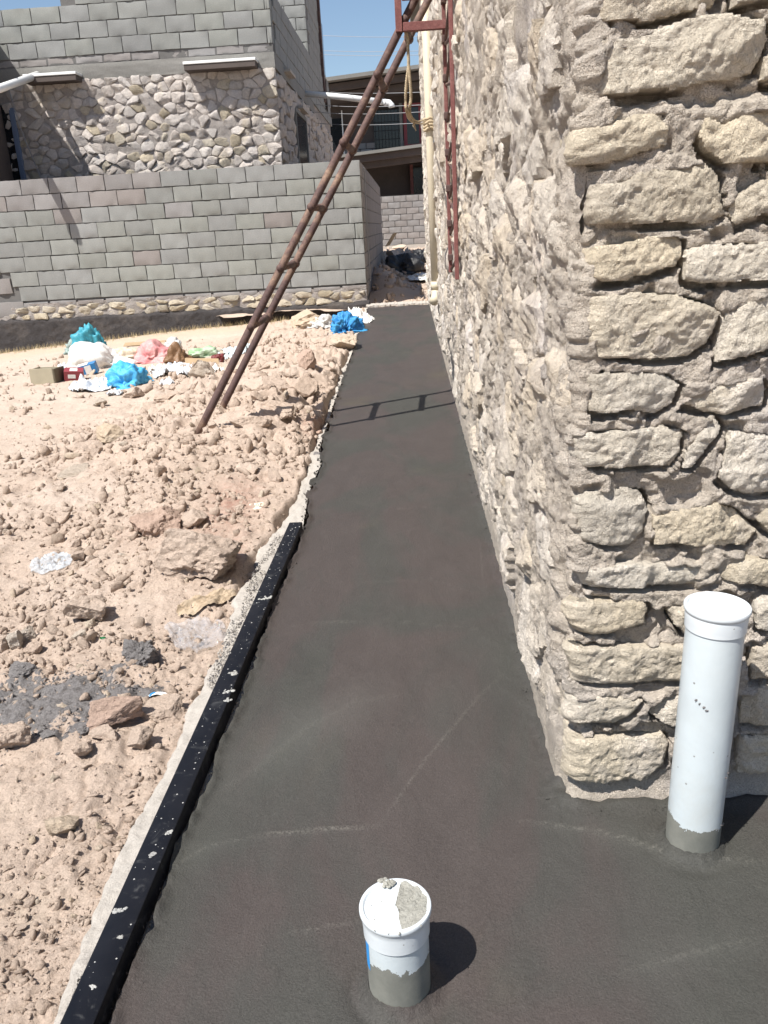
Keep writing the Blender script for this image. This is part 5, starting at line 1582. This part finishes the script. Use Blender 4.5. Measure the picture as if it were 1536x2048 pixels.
# and the crumbs nobody could count
def scatter(n, name, mat, fx, seed, sub=0, lift=.2):
    rs = np.random.RandomState(seed)
    base = [rock_verts(8000 + i, sub, 7, .22, .05) if sub else ICO[0][0] * (1 + .62 * np.random.RandomState(i).uniform(-1, 1, (12, 1))) for i in range(12)]
    F0 = ICO[sub][1]
    P, sc = fx(rs, n)
    n = len(P)
    nv = len(base[0])
    V = np.empty((n, nv, 3))
    b = rs.randint(0, 12, n)
    a, bb, cc_ = rs.uniform(0, 6.28, (3, n))
    ca, sa, cb, sb, cg, sg = np.cos(a), np.sin(a), np.cos(bb), np.sin(bb), np.cos(cc_), np.sin(cc_)
    Rm = np.stack([np.stack([ca * cb, ca * sb * sg - sa * cg, ca * sb * cg + sa * sg], -1), np.stack([sa * cb, sa * sb * sg + ca * cg, sa * sb * cg - ca * sg], -1), np.stack([-sb, cb * sg, cb * cg], -1)], 1)
    B0 = np.array(base)[b] * np.stack([rs.uniform(.9, 1.8, n), rs.uniform(.6, 1.2, n), rs.uniform(.4, .9, n)], -1)[:, None, :]
    V = np.einsum('nij,nkj->nki', Rm, B0) * sc[:, None, None] + P[:, None, :]
    V[:, :, 2] += (sc * lift)[:, None]
    F = (F0[None] + (np.arange(n) * nv)[:, None, None]).reshape(-1, 3)
    me = mesh(name, V.reshape(-1, 3), F, mat)
    return link(name, me, None, (0, 0, 0), kind='stuff')
def dirt_spots(lo, hi, smin, smax, road_keep=.25, patch=True):
    def fx(rs, n):
        y = np.exp(rs.uniform(math.log(lo), math.log(hi), n))
        x = strip_left(y) - .0 - (1.1 + .62 * y) * rs.rand(n) ** 1.0
        road = sstep(1.7, 2.5, -x - .02 * y) * sstep(3.4, 4.6, y)
        keep = rs.rand(n) > road * (1 - road_keep)
        if patch: keep &= (fbm(P3(x * 2.2, y * 2.2, 4.), 3, 61) + rs.uniform(-.22, .22, n)) > -.06
        x, y = x[keep], y[keep]
        s_ = smin * (smax / smin) ** (rs.rand(len(x)) ** 2.2)
        s_ = np.minimum(s_ * np.clip(y / 2.2, .8, 2.6), .035)
        return np.stack([x, y, H(x, y)], 1), s_
    return fx
scatter(30000, 'earth_crumbs', CLOD, dirt_spots(.8, 12.5, .0026, .015), 401, 0)
scatter(2300, 'earth_crumbs', CLOD, dirt_spots(.8, 11.0, .007, .024), 403, 1)
scatter(900, 'stone_chips', CLOD_PALE, dirt_spots(.8, 11.0, .004, .016, .4, False), 404, 1)
scatter(15000, 'earth_grit', CLOD, dirt_spots(.7, 6.0, .0015, .0045, .5, False), 405, 0)
def grey_spots(rs, n):
    c = [at(*p) for p in ((90, 1400), (220, 1395), (20, 1430), (140, 1370), (60, 1450))]
    i = rs.randint(0, len(c), n)
    P = np.array([c[j] for j in i]) + np.stack([rs.normal(0, .075, n), rs.normal(0, .05, n), np.zeros(n)], 1)
    P = P[P[:, 0] < strip_left(P[:, 1]) - .1]
    P[:, 2] = H(P[:, 0], P[:, 1])
    return P, .0022 * (4.2) ** (rs.rand(len(P)) ** 2.2)
c0 = at(105, 1402)
uu = np.linspace(-1, 1, 110); A_, B_ = np.meshgrid(uu, uu); A_, B_ = A_.ravel(), B_.ravel()
xx, yy = c0[0] + .02 + A_ * .30, c0[1] + B_ * .21
q = P3(xx * 20, yy * 20)
msk = np.clip(1.15 - np.hypot(A_, B_) * 1.1 + .75 * fbm(P3(xx * 9, yy * 9), 4, 701), -.4, 1)
w1, w2, wid = worley(xx / .03 + .5 * vn(q, 702), yy / .03 + .5 * vn(q, 703), 704)
zz = H(xx, yy) + .020 * msk - .006 + msk.clip(0, 1) * (.022 * fbm(q * .8, 4, 705, .65) + .010 * (wid - .4) * np.clip((w2 - w1) * 4, 0, 1) + .006 * fbm(q * 3, 3, 706))
F = grid_faces(110, 110); F = F[(xx[F].mean(1) < strip_left(yy[F].mean(1)) - .05) & (msk[F].mean(1) > -.25)]
obj('spilt_mortar', np.stack([xx, yy, zz], 1), F, CLOD_GREY, smooth=True, kind='stuff')
scatter(1600, 'spilt_mortar', CLOD_GREY, grey_spots, 406, 1)
def edge_spots(rs, n):
    y = np.exp(rs.uniform(math.log(.9), math.log(8), n)); side_ = rs.rand(n)
    x = np.where(side_ < .45, L_path(y) + rs.normal(0, .010, n) - .003, .292 - np.abs(rs.normal(0, .012, n)))
    y = np.where(side_ >= .45, np.maximum(y, 1.57), y)
    fr_ = side_ > .93
    x = np.where(fr_, rs.uniform(.3, .52, n), x); y = np.where(fr_, 1.545 - np.abs(rs.normal(0, .014, n)), y)
    return np.stack([x, y, np.full(n, .0015)], 1), .0010 * 3.0 ** rs.rand(n) * np.clip(y / 2, .8, 2)
scatter(1500, 'mortar_crumbs', WET, edge_spots, 407, 0)
def strip_spots(rs, n):
    y = np.exp(rs.uniform(math.log(.9), math.log(3.4), n)); f = rs.rand(n)
    x = strip_left(y) + .02 + (L_path(y) - .07 - strip_left(y)) * f
    k = fbm(P3(x * 6, y * 3), 3, 66) > -.10
    return np.stack([x, y, np.full(n, STRIP_Z + .002)], 1)[k], (.0011 * 4.2 ** (rs.rand(n) ** 1.5))[k]
scatter(5200, 'strip_grit', KERB, strip_spots, 408, 0)
scatter(1500, 'strip_mortar', CLOD_GREY, strip_spots, 418, 0)

def lane_spots(rs, n):
    y = rs.uniform(14.3, 30, n); x = rs.uniform(-.75, .9, n) + .0 * y
    z = -.02 + .46 * sstep(14, 26, y) + .38 * np.exp(-((x + .62) / .33) ** 2 - ((y - 17.6) / 1.6) ** 2) + .18 * np.exp(-((x + .35) / .3) ** 2 - ((y - 16.2) / 1.0) ** 2)
    return np.stack([x, y, z], 1), .015 * 6.0 ** (rs.rand(n) ** 2)
scatter(900, 'lane_rubble', CLOD, lane_spots, 409, 0)

# ---------------------------------------------------------------- lane debris in the shade
def lane_rock(name, px, py, w, d, h, seed, mat, lab, cat, dz=0., bagm=False, rz=0.):
    c = at_lane(px, py); k = float((c - CC) @ fw) / FPX
    if bagm: V, F = crumple(c + (0, 0, dz), w * k / 2, d * k / 2, h * k, seed, rz, .6)
    else:
        V = rock_verts(seed, 3) * np.array([w, d, h]) * k / 2 * 1.1; V = V @ rotm(0, 0, rz).T + c + (0, 0, h * k * .3 + dz); F = ICO[3][1]
    return obj(name, V, F, mat, None, True, label=lab, cat=cat)
lane_rock('black_bag', 803, 548, 66, 60, 34, 51, BLACKB, 'black rubbish bag in the shade beyond the path end', 'rubbish bag', .03, True)
lane_rock('black_bag', 838, 532, 30, 40, 18, 52, BLACKB, 'small black bag on the pale plastic in the sunny lane', 'rubbish bag', .06, True)
lane_rock('plastic_film', 842, 558, 50, 120, 8, 53, WBAG, 'white plastic sheet lying in the sun beyond the path end', 'plastic sheet', .02, True)
lane_rock('plastic_film', 828, 528, 46, 120, 7, 54, GREYF, 'pale film beneath the small black bag in the lane', 'plastic sheet', .02, True)
lane_rock('rock', 790, 525, 34, 60, 40, 55, CLOD, 'dark heap of rubble against the shaded side of the block wall', 'rubble')
lane_rock('rock', 785, 575, 40, 60, 22, 56, CLOD, 'shaded rock just past the threshold', 'rock')
lane_rock('rock', 848, 540, 36, 60, 16, 57, CLOD, 'sunlit rock by the downpipe foot in the lane', 'rock')
lane_rock('rock', 800, 500, 30, 60, 14, 58, CLOD_PALE, 'pale rock on the sunny part of the lane', 'rock')
a = ony(775, 492, 19.5); b = ony(790, 466, 19.2)
pl_ = thing('timber_plank', 'pale timber plank leaning against the end of the block wall', 'plank', tuple(a))
V = []
for p, w_ in ((a, .055), (b, .055)):
    for (dx, dy) in ((-w_, -.02), (w_, -.02), (w_, .02), (-w_, .02)): V.append(p + np.array([dx, dy, .3 * dx]))
obj('board', V, [(0, 1, 5, 4), (1, 2, 6, 5), (2, 3, 7, 6), (3, 0, 4, 7), (0, 3, 2, 1), (4, 5, 6, 7)], WOOD, pl_)
# dry grass tufts along the foot of the block wall
V, F, n_ = [], [], 0
rs = np.random.RandomState(12)
for i in range(1500):
    x = rs.uniform(-7, -1.6); y = WY - .10 - abs(rs.normal(0, .18)); z = float(H(np.array([x]), np.array([y]), False)[0])
    hgt = rs.uniform(.03, .11); a = rs.uniform(0, 6.28); dx, dy = math.cos(a), math.sin(a); w_ = .004
    lean = rs.uniform(.2, .9) * hgt
    V += [(x - dy * w_, y + dx * w_, z - .02), (x + dy * w_, y - dx * w_, z - .02), (x + dx * lean, y + dy * lean, z + hgt)]; F.append((n_, n_ + 1, n_ + 2)); n_ += 3
obj('dry_grass', V, F, m_plain('dry_straw', (.42, .34, .20), .9, .1, .2, 9, 0), kind='stuff')
